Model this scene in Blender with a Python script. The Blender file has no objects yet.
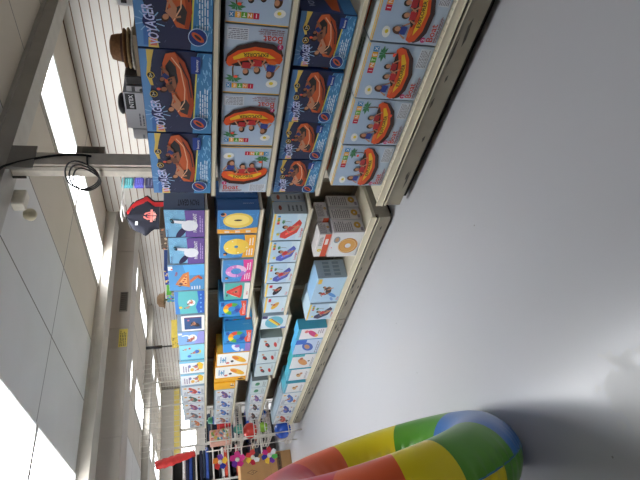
import bpy, math, random
from mathutils import Vector, Matrix, noise
random.seed(7)
C = bpy.context.scene.collection
PI = math.pi

# ------------------------------------------------------------------ materials
def s2l(c):
    out = []
    for v in c[:3]:
        v = v / 255.0
        out.append(v / 12.92 if v <= .04045 else ((v + .055) / 1.055) ** 2.4)
    return tuple(out)
MATS = {}
def mat(rgb, rough=.5, metal=0., var=.06, scale=30., emit=0., coat=0., alpha=None, spec=.5):
    key = (tuple(rgb), rough, metal, var, scale, emit, coat, alpha, spec)
    if key in MATS: return MATS[key]
    m = bpy.data.materials.new('paint_%d_%d_%d' % tuple(int(v) for v in rgb))
    m.use_nodes = True
    nt = m.node_tree; b = nt.nodes['Principled BSDF']
    col = s2l(rgb)
    b.inputs['Roughness'].default_value = rough
    b.inputs['Metallic'].default_value = metal
    b.inputs['Specular IOR Level'].default_value = spec
    if coat: b.inputs['Coat Weight'].default_value = coat
    if emit:
        b.inputs['Base Color'].default_value = (*col, 1)
        b.inputs['Emission Color'].default_value = (*col, 1)
        b.inputs['Emission Strength'].default_value = emit
    elif var:
        tc = nt.nodes.new('ShaderNodeTexCoord'); n = nt.nodes.new('ShaderNodeTexNoise')
        n.inputs['Scale'].default_value = scale; n.inputs['Detail'].default_value = 3
        r = nt.nodes.new('ShaderNodeValToRGB')
        r.color_ramp.elements[0].position = .3; r.color_ramp.elements[1].position = .7
        r.color_ramp.elements[0].color = (*[max(0, v * (1 - var)) for v in col], 1)
        r.color_ramp.elements[1].color = (*[min(1, v * (1 + var)) for v in col], 1)
        nt.links.new(tc.outputs['Object'], n.inputs['Vector'])
        nt.links.new(n.outputs['Fac'], r.inputs['Fac'])
        nt.links.new(r.outputs['Color'], b.inputs['Base Color'])
    else:
        b.inputs['Base Color'].default_value = (*col, 1)
    MATS[key] = m
    return m
def ink(rgb): return mat(rgb, .42, 0, 0)

# ------------------------------------------------------------------ mesh builder
class MB:
    def __init__(s): s.v = []; s.f = []; s.m = []; s.mats = []; s.sm = []
    def mi(s, m):
        if m not in s.mats: s.mats.append(m)
        return s.mats.index(m)
    def add(s, vs, fs, m, smooth=False):
        o = len(s.v); k = s.mi(m)
        s.v += [tuple(v) for v in vs]
        for f in fs: s.f.append([i + o for i in f]); s.m.append(k); s.sm.append(smooth)
    def box(s, x0, x1, y0, y1, z0, z1, m):
        vs = [(x, y, z) for x in (x0, x1) for y in (y0, y1) for z in (z0, z1)]
        s.add(vs, [(0, 1, 3, 2), (4, 6, 7, 5), (0, 4, 5, 1), (2, 3, 7, 6), (0, 2, 6, 4), (1, 5, 7, 3)], m)
    def cbox(s, x0, x1, y0, y1, z0, z1, m, c=.006):
        # box with chamfered vertical and horizontal edges (rounded look)
        vs = []; 
        for sx in (0, 1):
            for sy in (0, 1):
                for sz in (0, 1):
                    X = (x0, x1)[sx]; Y = (y0, y1)[sy]; Z = (z0, z1)[sz]
                    dx = c if sx == 0 else -c; dy = c if sy == 0 else -c; dz = c if sz == 0 else -c
                    vs += [(X, Y + dy, Z + dz), (X + dx, Y, Z + dz), (X + dx, Y + dy, Z)]
        def i(a, b, d, k): return (a * 4 + b * 2 + d) * 3 + k
        fs = []
        for a in (0, 1):
            fs.append([i(a, 0, 0, 0), i(a, 0, 1, 0), i(a, 1, 1, 0), i(a, 1, 0, 0)][::1 if a == 0 else -1])
            fs.append([i(0, a, 0, 1), i(1, a, 0, 1), i(1, a, 1, 1), i(0, a, 1, 1)][::1 if a == 0 else -1])
            fs.append([i(0, 0, a, 2), i(0, 1, a, 2), i(1, 1, a, 2), i(1, 0, a, 2)][::1 if a == 0 else -1])
        for a in (0, 1):
            for b in (0, 1):
                fs.append([i(a, b, 0, 0), i(a, b, 1, 0), i(a, b, 1, 1), i(a, b, 0, 1)])
                fs.append([i(a, 0, b, 0), i(a, 1, b, 0), i(a, 1, b, 2), i(a, 0, b, 2)])
                fs.append([i(0, a, b, 1), i(1, a, b, 1), i(1, a, b, 2), i(0, a, b, 2)])
                for d in (0, 1): fs.append([i(a, b, d, 0), i(a, b, d, 1), i(a, b, d, 2)])
        s.add(vs, fs, m)
    def tube(s, pts, r, m, n=6, closed=False, caps=True):
        pts = [Vector(p) for p in pts]; N = len(pts); vs = []; up = None
        for k, p in enumerate(pts):
            if closed: t = pts[(k + 1) % N] - pts[k - 1]
            else: t = pts[min(k + 1, N - 1)] - pts[max(k - 1, 0)]
            t.normalize()
            if up is None:
                up = Vector((0, 0, 1)) if abs(t.z) < .9 else Vector((1, 0, 0))
            a = t.cross(up)
            if a.length < 1e-4: a = t.orthogonal()
            a.normalize(); b = a.cross(t).normalized(); up = b
            rr = r[k] if isinstance(r, (list, tuple)) else r
            for j in range(n):
                an = 2 * PI * j / n
                vs.append(p + a * (rr * math.cos(an)) + b * (rr * math.sin(an)))
        fs = []
        for k in range(N if closed else N - 1):
            k2 = (k + 1) % N
            for j in range(n):
                j2 = (j + 1) % n
                fs.append((k * n + j, k * n + j2, k2 * n + j2, k2 * n + j))
        if caps and not closed:
            fs.append(tuple(range(n))[::-1]); fs.append(tuple((N - 1) * n + j for j in range(n)))
        s.add(vs, fs, m, n > 5)
    def lathe(s, prof, c, m, n=20, axis='z', mfun=None):
        vs = []; fs = []
        for (r, h) in prof:
            for j in range(n):
                a = 2 * PI * j / n
                p = (r * math.cos(a), r * math.sin(a), h)
                if axis == 'y': p = (p[0], p[2], p[1])
                if axis == 'x': p = (p[2], p[0], p[1])
                vs.append((c[0] + p[0], c[1] + p[1], c[2] + p[2]))
        for k in range(len(prof) - 1):
            for j in range(n):
                j2 = (j + 1) % n
                fs.append((k * n + j, k * n + j2, (k + 1) * n + j2, (k + 1) * n + j))
        if mfun is None: s.add(vs, fs, m, True)
        else:
            o = len(s.v); s.v += vs
            for q, f in enumerate(fs):
                s.f.append([i + o for i in f]); s.m.append(s.mi(mfun(q // n, q % n))); s.sm.append(True)
    def sphere(s, c, r, m, n=20, k=12, mfun=None, sq=(1, 1, 1)):
        prof = [(r * math.sin(PI * i / k), -r * math.cos(PI * i / k)) for i in range(k + 1)]
        o = len(s.v)
        s.lathe(prof, (0, 0, 0), m, n, 'z', mfun)
        for i in range(o, len(s.v)):
            v = s.v[i]; s.v[i] = (c[0] + v[0] * sq[0], c[1] + v[1] * sq[1], c[2] + v[2] * sq[2])
    def prism(s, outline, h, M, m, m_edge=None):
        # outline: 2-D points; h: thickness; M: matrix placing it (local xy plane, extruded along z)
        n = len(outline)
        vs = [M @ Vector((x, y, -h / 2)) for x, y in outline] + [M @ Vector((x, y, h / 2)) for x, y in outline]
        s.add(vs, [tuple(range(n))[::-1], tuple(range(n, 2 * n))], m)
        s.add(vs, [(i, (i + 1) % n, n + (i + 1) % n, n + i) for i in range(n)], m_edge or m)
    def build(s, name, parent=None, origin=(0, 0, 0), rotz=0., base=None):
        me = bpy.data.meshes.new(name)
        ox = Vector(origin)
        me.from_pydata([Vector(v) - ox for v in s.v], [], s.f)
        for m in s.mats: me.materials.append(m)
        me.polygons.foreach_set('material_index', s.m)
        me.polygons.foreach_set('use_smooth', s.sm)
        me.update()
        o = bpy.data.objects.new(name, me); C.objects.link(o)
        if parent is not None:
            o.parent = parent
            o.location = ox - Vector(parent.location)
        else:
            o.location = ox
        if rotz: o.rotation_euler.z = rotz
        return o

def tag(o, label, cat, group=None):
    o['label'] = label; o['category'] = cat
    if group: o['group'] = group
    return o
def empty(name, loc, label, cat, group=None):
    o = bpy.data.objects.new(name, None); C.objects.link(o); o.location = loc
    o.empty_display_size = .05
    return tag(o, label, cat, group)
def struct(o):
    o['kind'] = 'structure'; return o

# ------------------------------------------------------------------ lettering
FC = {}
def glyphs(txt, bold=True):
    key = (txt, bold)
    if key in FC: return FC[key]
    cu = bpy.data.curves.new('lettering', 'FONT'); cu.body = txt; cu.size = 1; cu.resolution_u = 2
    if bold: cu.offset = .018
    o = bpy.data.objects.new('lettering', cu); C.objects.link(o)
    dg = bpy.context.evaluated_depsgraph_get()
    me = bpy.data.meshes.new_from_object(o.evaluated_get(dg))
    vs = [(v.co.x, v.co.y) for v in me.vertices]; fs = [tuple(p.vertices) for p in me.polygons]
    bpy.data.objects.remove(o); bpy.data.curves.remove(cu); bpy.data.meshes.remove(me)
    w = max([v[0] for v in vs] + [.01]); x0 = min([v[0] for v in vs] + [0])
    FC[key] = (vs, fs, x0, w)
    return FC[key]

# ------------------------------------------------------------------ flat print on a face
class Art:
    def __init__(s, mb, o, ua, ub, n, rot=0):
        s.mb = mb; s.n = Vector(n)
        o = Vector(o); ua = Vector(ua); ub = Vector(ub)
        if rot == 1: o, ua, ub = o + ua, ub, -ua          # reads upward
        elif rot == -1: o, ua, ub = o + ub, -ub, ua       # reads downward
        elif rot == 2: o, ua, ub = o + ua + ub, -ua, -ub
        s.o, s.ua, s.ub = o, ua, ub
        s.k = ub.length / ua.length; s.L = 1
    def P(s, a, b): return s.o + s.ua * a + s.ub * b + s.n * (s.L * .00025)
    def poly(s, pts, col):
        s.L += 1
        s.mb.add([s.P(min(max(a, 0), 1), min(max(b, 0), 1)) for a, b in pts], [tuple(range(len(pts)))], ink(col))
    def rect(s, a0, b0, a1, b1, col): s.poly([(a0, b0), (a1, b0), (a1, b1), (a0, b1)], col)
    def off(s, ca, cb, x, y, rot):
        c, n = math.cos(rot), math.sin(rot)
        return (ca + (x * c - y * n) * s.k, cb + x * n + y * c)
    def ell(s, ca, cb, rx, ry, col, rot=0., n=18, a0=0., a1=2 * PI):
        s.poly([s.off(ca, cb, rx * math.cos(a0 + (a1 - a0) * i / n), ry * math.sin(a0 + (a1 - a0) * i / n), rot) for i in range(n if a1 - a0 > 6.2 else n + 1)], col)
    def ring(s, ca, cb, rx, ry, fr, cols, rot=0., n=24):
        s.L += 1
        if isinstance(cols[0], (int, float)): cols = [cols]
        for i in range(n):
            t0, t1 = 2 * PI * i / n, 2 * PI * (i + 1) / n
            q = [(rx * math.cos(t0), ry * math.sin(t0)), (rx * math.cos(t1), ry * math.sin(t1)),
                 (fr * rx * math.cos(t1), fr * ry * math.sin(t1)), (fr * rx * math.cos(t0), fr * ry * math.sin(t0))]
            pts = [s.off(ca, cb, x, y, rot) for x, y in q]
            s.mb.add([s.P(*p) for p in pts], [(0, 1, 2, 3)], ink(cols[i * len(cols) // n]))
    def line(s, a0, b0, a1, b1, w, col):
        dx = (a1 - a0) / s.k; dy = b1 - b0; L = math.hypot(dx, dy) or 1
        nx, ny = -dy / L * w / 2 * s.k, dx / L * w / 2
        s.poly([(a0 + nx, b0 + ny), (a1 + nx, b1 + ny), (a1 - nx, b1 - ny), (a0 - nx, b0 - ny)], col)
    def curve(s, pts, w, col):
        for p, q in zip(pts, pts[1:]): s.line(*p, *q, w, col); s.L -= 1
        s.L += 1
    def text(s, t, a, b, h, col, rot=0., w=None, slant=0., bold=True):
        s.L += 1
        vs, fs, x0, wt = glyphs(t, bold)
        sx = h if w is None else w / s.k / (wt - x0)
        s.mb.add([s.P(*s.off(a, b, (x - x0) * sx + y * h * slant, y * h, rot)) for x, y in vs], fs, ink(col))
    def fine(s, a0, b0, a1, b1, n, col, seed=1):
        # rows of unreadably small print
        r = random.Random(seed); s.L += 1
        h = (b1 - b0) / n
        for i in range(n):
            b = b1 - h * (i + .3); x = a0
            end = a1 - (a1 - a0) * .25 * r.random()
            while x < end:
                w = min((a1 - a0) * (.08 + .14 * r.random()), end - x)
                s.mb.add([s.P(x, b), s.P(x + w, b), s.P(x + w, b - h * .45), s.P(x, b - h * .45)], [(0, 1, 2, 3)], ink(col))
                x += w + (a1 - a0) * .03
    def person(s, a, b, sc, rot, skin, hair, top, legs=True, long=False):
        def p(x, y): return s.off(a, b, x * sc, y * sc, rot)
        if long: s.ell(*p(-.03, .36), .17 * sc, .24 * sc, hair, rot)
        s.poly([p(-.16, 0), p(.16, 0), p(.2, .28), p(-.2, .28)], top)
        s.poly([p(.14, .27), p(.2, .24), p(.4, -.05), p(.32, -.08)], skin)
        s.poly([p(-.14, .27), p(-.2, .24), p(-.36, -.02), p(-.28, -.06)], skin)
        if legs:
            s.poly([p(-.12, 0), p(.12, 0), p(.5, -.14), p(.5, -.26), p(.0, -.16)], skin)
        s.ell(*p(0, .46), .14 * sc, .17 * sc, hair, rot, 12)
        s.ell(*p(.03, .41), .11 * sc, .13 * sc, skin, rot, 12)

SKIN = (196, 140, 105); SKIN2 = (150, 98, 72); HAIR = (48, 30, 24); ORNG = (222, 104, 40); NAVY = (34, 42, 74)
WHITE = (232, 234, 236); RED = (205, 50, 52); YEL = (240, 200, 60)

# ---- printed designs ---------------------------------------------------------
def voyager(d):
    d.rect(0, 0, 1, 1, (44, 52, 84))
    r = random.Random(3)
    for i in range(46):                                   # ripples on the dark water
        a, b = .04 + .9 * r.random(), .3 + .56 * r.random()
        d.line(a, b, a + .06 * (r.random() - .2), b + .05 * (r.random() - .5), .006, (84, 96, 130)); d.L -= 1
    d.L += 1
    d.poly([(0, 1), (1, 1), (1, .86), (.9, .84), (.8, .88), (.68, .85), (.5, .9), (.34, .84), (.16, .86), (.0, .8)], (96, 150, 206))
    d.poly([(1, .9), (1, .8), (.88, .84), (.76, .87), (.6, .84), (.6, .88), (.72, .93), (.86, .9)], (226, 196, 96))
    d.poly([(.34, .9), (.3, .84), (.02, .8), (.02, .92)], (70, 120, 190))
    d.poly([(0, .86), (.1, .85), (.1, .74), (0, .72)], (232, 206, 110))
    d.poly([(.02, .83), (.1, .82), (.1, .76), (.02, .74)], (222, 120, 110))
    for k in range(10):
        an = 2 * PI * k / 10
        d.line(.26, .82, .26 + .16 * math.cos(an) * d.k, .82 + .2 * math.sin(an), .014, (150, 196, 235)); d.L -= 1
    d.L += 1
    d.ell(.26, .82, .09, .09, (28, 40, 100))
    d.text('VOYAGER', .03, .70, .19, (205, 214, 250), .14, .40, .2)
    for a, b in ((.72, .87), (.5, .85)):
        d.ell(a, b, .055, .055, (24, 26, 40)); d.ring(a, b, .055, .055, .82, (235, 200, 80)); d.L += 1
        d.text('2+', a - .02, b - .02, .06, (240, 230, 200))
    # lower light band
    d.poly([(0, 0), (1, 0), (1, .2), (0, .3)], (70, 136, 190))
    r = random.Random(9)
    for i in range(40):
        a, b = r.random() * .95, .02 + r.random() * .2
        d.line(a, b, a + .05, b + .05 * (r.random() - .5), .012, (140, 200, 235)); d.L -= 1
    d.L += 1
    d.line(.12, .285, .78, .225, .022, (222, 214, 92))
    d.fine(.22, .05, .6, .19, 4, (222, 236, 248), 4)
    # inflatable boat seen from above
    d.poly([(0.216, 0.319), (0.384, 0.267), (0.696, 0.306), (0.888, 0.384), (0.996, 0.514), (0.972, 0.644), (0.864, 0.696), (0.696, 0.696), (0.528, 0.592), (0.360, 0.566), (0.228, 0.475)], (206, 98, 52))
    d.poly([(0.216, 0.319), (0.384, 0.267), (0.696, 0.306), (0.888, 0.384), (0.996, 0.514), (0.936, 0.488), (0.696, 0.384), (0.384, 0.345), (0.228, 0.371)], (168, 70, 36))
    d.poly([(0.528, 0.553), (0.672, 0.488), (0.840, 0.514), (0.912, 0.592), (0.840, 0.657), (0.720, 0.657)], (46, 44, 48))
    d.poly([(0.252, 0.371), (0.384, 0.332), (0.456, 0.384), (0.408, 0.501), (0.288, 0.475)], (62, 56, 56))
    d.curve([(0.288, 0.514), (0.420, 0.410), (0.576, 0.397), (0.816, 0.449), (0.936, 0.566)], .016, (235, 190, 150))
    d.curve([(0.480, 0.306), (0.696, 0.345), (0.888, 0.462)], .02, (60, 42, 40))
    d.person(.60, .56, .34, .35, SKIN2, HAIR, (120, 78, 60))
    d.person(.39, .50, .34, .75, SKIN, (60, 40, 30), (196, 140, 110))
    d.person(.75, .64, .26, .9, SKIN2, (30, 24, 24), (40, 60, 120))
    # inset disc and small label
    d.ell(.15, .2, .125, .125, (30, 60, 130)); d.ring(.15, .2, .13, .13, .92, (190, 220, 245)); d.L += 1
    d.ell(.15, .2, .1, .045, (200, 92, 50), .9); d.ell(.15, .2, .06, .02, (60, 40, 40), .9)
    d.rect(.78, .17, .97, .3, (40, 70, 150)); d.text('Bestway', .8, .2, .05, WHITE, 0, .14)
    d.ell(.58, .77, .022, .03, (230, 90, 60))
def voyager_side(d):
    d.rect(0, 0, 1, 1, (54, 70, 120)); d.rect(0, 0, 1, .24, (60, 126, 190))
    d.poly([(.05, .3), (.6, .26), (.9, .4), (.5, .52), (.1, .44)], (196, 92, 48))
    d.text('VOYAGER', .15, .72, .16, (190, 200, 236), 0, .6)

TILE = [((205, 40, 72), 'I'), ((240, 150, 50), 'N'), ((110, 178, 60), 'T'), ((244, 176, 44), 'E'), ((64, 140, 196), 'X')]
def intex(d, a, b, w):
    for i, (c, t) in enumerate(TILE):
        x = a + i * w; h = w / d.k
        d.rect(x, b, x + w * .95, b + h, c)
        d.text(t, x + w * (.36 if t == 'I' else .2), b + h * .17, h * .9, WHITE)
        d.L -= 2
    d.L += 2
def palm(d, a, b, s):
    d.curve([(a - .03 * s, b - .42 * s), (a + .02 * s, b - .2 * s), (a, b)], .03 * s, (110, 78, 56))
    for an, L in ((.3, .2), (.9, .18), (1.6, .17), (2.3, .2), (2.9, .22), (3.6, .16), (5.9, .16)):
        e = d.off(a, b, L * s * math.cos(an), L * s * math.sin(an) * .8, 0)
        m1 = d.off(a, b, L * .55 * s * math.cos(an - .3), L * .55 * s * math.sin(an - .3) + .02 * s, 0)
        m2 = d.off(a, b, L * .55 * s * math.cos(an + .3), L * .55 * s * math.sin(an + .3) + .02 * s, 0)
        d.poly([(a, b), m1, e, m2], (70, 136, 92)); d.L -= 1
    d.L += 1
def egg(d, a, b, s):
    d.ell(a, b, .085 * s, .06 * s, (238, 240, 236), .2); d.ell(a + .01, b - .005, .03 * s, .026 * s, (236, 214, 70))
def boat(d, sticker=(.8, .72)):
    d.rect(0, 0, 1, 1, (176, 198, 222))
    d.poly([(0, 0), (1, 0), (1, .3), (0, .4)], (190, 208, 226))
    d.rect(0, .985, 1, 1, (238, 190, 66))
    intex(d, .48, .84, .095)
    egg(d, .16, .82, 1)
    palm(d, .84, .74, .62)
    d.rect(.62, .03, .97, .2, (214, 222, 232)); d.fine(.64, .04, .96, .19, 6, (120, 126, 140), 8)
    d.fine(.05, .02, .55, .07, 2, (150, 110, 120), 5)
    # children and swimmer
    d.person(.2, .53, .34, -.1, SKIN, (90, 58, 40), (50, 70, 150), False, True)
    # boat hull
    d.poly([(.05, .45), (.02, .37), (.06, .29), (.2, .22), (.5, .2), (.8, .28), (.95, .4), (.98, .5), (.93, .56), (.7, .54), (.45, .5), (.2, .5)], (58, 36, 34))
    d.poly([(.06, .5), (.02, .43), (.06, .36), (.22, .29), (.5, .27), (.78, .34), (.94, .44), (.97, .53), (.92, .58), (.75, .55), (.5, .5), (.25, .5)], (224, 84, 34))
    d.poly([(.24, .47), (.5, .45), (.75, .5), (.88, .55), (.8, .57), (.6, .56), (.36, .53)], (44, 34, 34))
    d.poly([(.14, .42), (.3, .345), (.5, .325), (.72, .37), (.86, .44), (.84, .48), (.62, .42), (.4, .4), (.24, .43)], (240, 190, 40))
    d.text('EXPLORER', .27, .352, .075, (40, 30, 30), .05, .42)
    d.person(.45, .46, .34, .05, SKIN, HAIR, (190, 44, 50), False)
    d.person(.63, .5, .32, .0, SKIN, (36, 26, 24), (170, 40, 46), False)
    d.poly([(.1, .47), (.2, .44), (.3, .46), (.24, .51), (.14, .51)], (232, 110, 44))
    d.ell(.09, .245, .04, .04, (196, 60, 120)); d.text('2', .075, .22, .06, WHITE)
    d.text('Boat', .06, .1, .14, (196, 74, 62))
    d.text('EXPLORER 200 BOAT', .06, .06, .04, (140, 100, 110), 0, .4)
    d.ell(sticker[0], sticker[1], .03, .022, (255, 92, 66))
def boat_top(d):
    d.rect(0, 0, 1, 1, (214, 222, 226)); d.rect(0, 0, 1, .04, (238, 190, 66))
    d.ell(.3, .5, .4, .13, (216, 80, 36), 0); d.ell(.3, .52, .26, .06, (50, 34, 34), 0)
    d.fine(.6, .2, .95, .8, 5, (120, 140, 130), 3)
def boat_side(d):
    d.rect(0, 0, 1, 1, (150, 166, 186)); d.fine(.1, .1, .6, .7, 6, (100, 106, 120), 6); d.ell(.7, .5, .12, .06, (206, 80, 40))
def grey_print(d):
    d.rect(0, 0, 1, 1, (168, 176, 184)); d.fine(.1, .1, .6, .9, 9, (110, 116, 126), 2)

def peacock(d):
    d.rect(0, 0, 1, 1, (124, 178, 212)); r = random.Random(2)
    for i in range(26): d.ring(r.random() * .9 + .05, .45 + .5 * r.random(), .05, .04, .8, (150, 214, 238)); 
    d.poly([(0, 0), (1, 0), (1, .5), (.5, .47), (0, .5)], (108, 82, 152))
    d.ell(.2, .6, .26, .09, (44, 36, 74), -.5); d.ell(.4, .5, .1, .08, (70, 44, 110))
    d.ell(.45, .38, .22, .21, (226, 228, 234)); d.poly([(.5, .5), (.62, .48), (.66, .78), (.58, .82)], (226, 228, 234))
    d.ell(.63, .82, .1, .045, (30, 32, 50), .3); d.ell(.64, .84, .035, .03, (60, 130, 150))
    d.text('PAON', .2, .2, .13, WHITE, 0, .28); d.text('GEANT', .54, .2, .13, WHITE, 0, .36)
    d.fine(.2, .03, .85, .14, 2, (190, 166, 220), 3); d.text('PEACOCK', .04, .93, .06, (60, 40, 110), 0, .3)
def peacock_side(d):
    d.rect(0, 0, 1, 1, (104, 124, 156)); d.text('PAON GEANT', .34, .12, .3, (30, 36, 56), PI / 2, .55); d.text('PAON GEANT', .8, .12, .3, (40, 46, 70), PI / 2, .55)
def pizza(d):
    d.rect(0, 0, 1, 1, (84, 150, 204)); d.poly([(.6, 0), (1, 0), (1, .6), (.6, .5)], (96, 176, 232))
    d.poly([(.24, .84), (.12, .42), (.74, .44), (.66, .6)], (206, 128, 72)); d.poly([(.28, .76), (.2, .5), (.64, .5)], (232, 176, 110))
    for a, b in ((.3, .66), (.28, .54), (.44, .56), (.54, .53), (.36, .6)): d.ell(a, b, .035, .035, (176, 54, 46), 0, 10); d.L -= 1
    d.L += 1
    d.person(.3, .66, .3, 1.2, SKIN, HAIR, (60, 40, 60)); d.poly([(.3, .4), (.5, .2), (.62, .12), (.54, .3), (.4, .42)], (214, 120, 80))
    d.ell(.5, .12, .1, .05, (190, 90, 60), .6); d.rect(.82, .88, .97, 1, WHITE); d.ell(.86, .9, .03, .03, RED)
    d.text('Pizza', .6, .76, .1, (196, 80, 60)); d.fine(.05, .1, .2, .4, 4, WHITE, 2)
def teal_toy(d):
    d.rect(0, 0, 1, 1, (96, 182, 186)); d.poly([(0, 0), (1, 0), (1, .24), (.6, .2), (.3, .3), (0, .22)], (50, 100, 190))
    d.poly([(0, 1), (1, 1), (1, .86), (.6, .9), (0, .84)], (70, 130, 200)); d.ell(.3, .82, .08, .06, YEL)
    d.ell(.5, .45, .2, .14, (230, 236, 240)); d.person(.52, .42, .34, .6, SKIN, HAIR, (200, 90, 80)); d.person(.3, .55, .26, .2, SKIN, HAIR, (220, 130, 120))
    for a in (.1, .3, .5, .7, .85): d.ell(a, .12, .05, .03, (140, 190, 235))
def framed(d):
    d.rect(0, 0, 1, 1, WHITE); d.rect(.1, .12, .9, .88, (48, 84, 132)); d.rect(.84, .12, .9, .88, (120, 60, 90))
    d.ell(.42, .4, .26, .14, (44, 34, 40), .7); d.person(.46, .42, .4, .6, SKIN, HAIR, (180, 120, 90)); d.ell(.72, .7, .07, .05, (230, 120, 120))
def swan(d):
    d.rect(0, 0, 1, 1, (128, 170, 226)); d.poly([(0, 0), (1, 0), (1, .2), (0, .4)], (150, 150, 214)); d.ell(.5, .45, .28, .17, (238, 240, 244)); d.curve([(.6, .5), (.75, .68), (.7, .85)], .08, (240, 240, 244))
    d.person(.45, .42, .4, .3, SKIN, HAIR, (196, 90, 70)); d.person(.3, .5, .3, .2, SKIN2, HAIR, (196, 90, 70)); d.rect(.82, .84, .96, .98, WHITE)
def pooltoy(d):
    d.rect(0, 0, 1, 1, (140, 208, 226)); d.rect(0, 0, .08, 1, (60, 160, 190)); d.ell(.55, .25, .2, .12, (240, 214, 80)); d.ell(.56, .3, .17, .1, (60, 110, 200))
    d.person(.5, .4, .3, .4, SKIN, HAIR, (220, 80, 70)); d.ell(.3, .62, .12, .08, (70, 120, 210)); d.ell(.8, .6, .08, .05, (230, 90, 90)); d.person(.75, .75, .22, .2, SKIN, HAIR, (230, 140, 60))
def yellowtoy(d):
    d.rect(0, 0, 1, 1, (236, 240, 242)); d.rect(.86, 0, 1, 1, (120, 190, 220)); d.poly([(.3, .08), (.7, .04), (.9, .2), (.76, .32), (.5, .24), (.3, .28)], YEL); d.ell(.5, .34, .12, .08, (216, 130, 110)); d.ell(.3, .5, .16, .08, (230, 180, 80)); d.person(.62, .3, .3, .2, SKIN2, HAIR, (90, 110, 180))
    d.ell(.6, .6, .14, .05, (120, 140, 200)); d.fine(.15, .6, .7, .9, 3, (150, 130, 160), 4); d.person(.3, .25, .26, .5, SKIN, HAIR, (200, 100, 80))
def pale(d, toy=(196, 60, 60), toy2=(70, 110, 190)):
    d.rect(0, 0, 1, 1, (226, 231, 234)); d.rect(0, .95, 1, 1, (180, 204, 218)); d.poly([(.1, .2), (.5, .12), (.9, .3), (.8, .42), (.4, .34)], (222, 230, 236))
    d.poly([(.1, .4), (.3, .28), (.62, .38), (.92, .62), (.78, .7), (.5, .56), (.2, .56)], toy); d.poly([(.2, .5), (.4, .44), (.6, .56), (.5, .66), (.3, .6)], tuple(min(255, v + 50) for v in toy))
    d.person(.46, .52, .42, .5, SKIN, HAIR, toy2, True); d.poly([(.08, .2), (.26, .14), (.42, .26), (.22, .3)], toy2)
    d.fine(.1, .04, .8, .13, 2, (120, 130, 150), 5); d.ell(.85, .82, .08, .07, (232, 180, 80)); d.ell(.7, .24, .07, .05, SKIN); d.fine(.1, .72, .5, .9, 3, (140, 150, 170), 6)
def oval_lounge(d):
    d.rect(0, 0, 1, 1, (70, 134, 194)); r = random.Random(5)
    for i in range(18): d.line(r.random() * .9, r.random(), r.random() * .9, r.random(), .012, (96, 168, 228)); d.L -= 1
    d.L += 1
    d.poly([(0, 0), (.26, 0), (.16, .6), (.2, 1), (0, 1)], (240, 176, 70)); d.ell(.56, .5, .37, .28, (238, 208, 96), PI / 2); d.ell(.58, .52, .3, .2, (250, 226, 128), PI / 2); d.ell(.58, .5, .1, .03, (60, 50, 40), PI / 2)
    d.fine(.04, .1, .14, .9, 3, WHITE, 2); d.ell(.82, .86, .07, .07, (240, 150, 70)); d.ell(.84, .88, .05, .05, NAVY)
def ringbox(band, ringc, inner=(64, 140, 214), fr=.45):
    def f(d):
        d.rect(0, 0, 1, 1, (76, 142, 202)); r = random.Random(4)
        for i in range(16): d.line(r.random() * .9, r.random(), r.random() * .9, r.random(), .012, (100, 172, 230)); d.L -= 1
        d.L += 1
        d.poly([(0, 0), (1, 0), (1, .33), (.55, .28), (0, .36)], band); d.fine(.1, .04, .45, .26, 3, WHITE, 2); d.fine(.55, .04, .92, .2, 2, WHITE, 6)
        d.ring(.5, .54, .36, .36, fr, ringc); d.ell(.2, .84, .06, .06, NAVY); d.ell(.16, .86, .04, .04, (240, 150, 70))
        for an in (.5, 1.8, 3.3, 4.6): 
            p = d.off(.5, .52, (.28) * math.cos(an), (.28) * math.sin(an), 0); d.ell(*p, .03, .02, (250, 244, 220), an, 8); d.L -= 1
        d.L += 1
    return f
RAINB = [(224, 74, 52), (240, 150, 40), (244, 214, 60), (90, 170, 70), (44, 110, 190), (60, 70, 160)]
pink_ring = ringbox((222, 70, 150), [(206, 130, 200), (226, 160, 214), (170, 120, 200), (236, 190, 220)], fr=.5)
yellow_ring = ringbox((240, 176, 60), [(244, 214, 96), (238, 200, 80)], fr=.16)
def rainbow_ring(d):
    d.rect(0, 0, 1, 1, (56, 144, 208)); d.poly([(0, .02), (1, .05), (1, .25), (.6, .18), (.3, .28), (0, .2)], (228, 84, 52)); d.fine(.1, .07, .9, .16, 2, WHITE, 4)
    d.ring(.5, .56, .42, .31, .42, RAINB + RAINB[::-1][1:3]); d.rect(.7, .84, .95, .95, (36, 80, 160)); d.ell(.15, .86, .06, .06, (40, 70, 150))
def melon(d):
    d.rect(0, 0, 1, 1, (84, 176, 170)); d.rect(0, 0, 1, .22, (226, 226, 222)); d.poly([(.1, .36), (.86, .36), (.7, .62), (.5, .94), (.26, .7)], (226, 218, 196))
    d.poly([(.1, .36), (.24, .3), (.8, .3), (.9, .36), (.56, .92), (.44, .92)], (214, 62, 56)); d.poly([(.24, .4), (.76, .4), (.5, .8)], (226, 96, 84)); d.person(.5, .5, .3, .4, SKIN, HAIR, (50, 40, 60)); d.ell(.3, .9, .1, .03, (40, 40, 50)); d.text('Melon', .3, .06, .1, (200, 60, 60))
def bluewhite(d):
    d.rect(0, 0, 1, 1, (62, 150, 222)); d.ell(.5, .55, .3, .12, (230, 234, 244), .4); d.ell(.7, .5, .12, .1, (150, 110, 200)); d.rect(0, 0, 1, .2, (150, 120, 190)); d.ell(.2, .3, .1, .06, WHITE)
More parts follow.
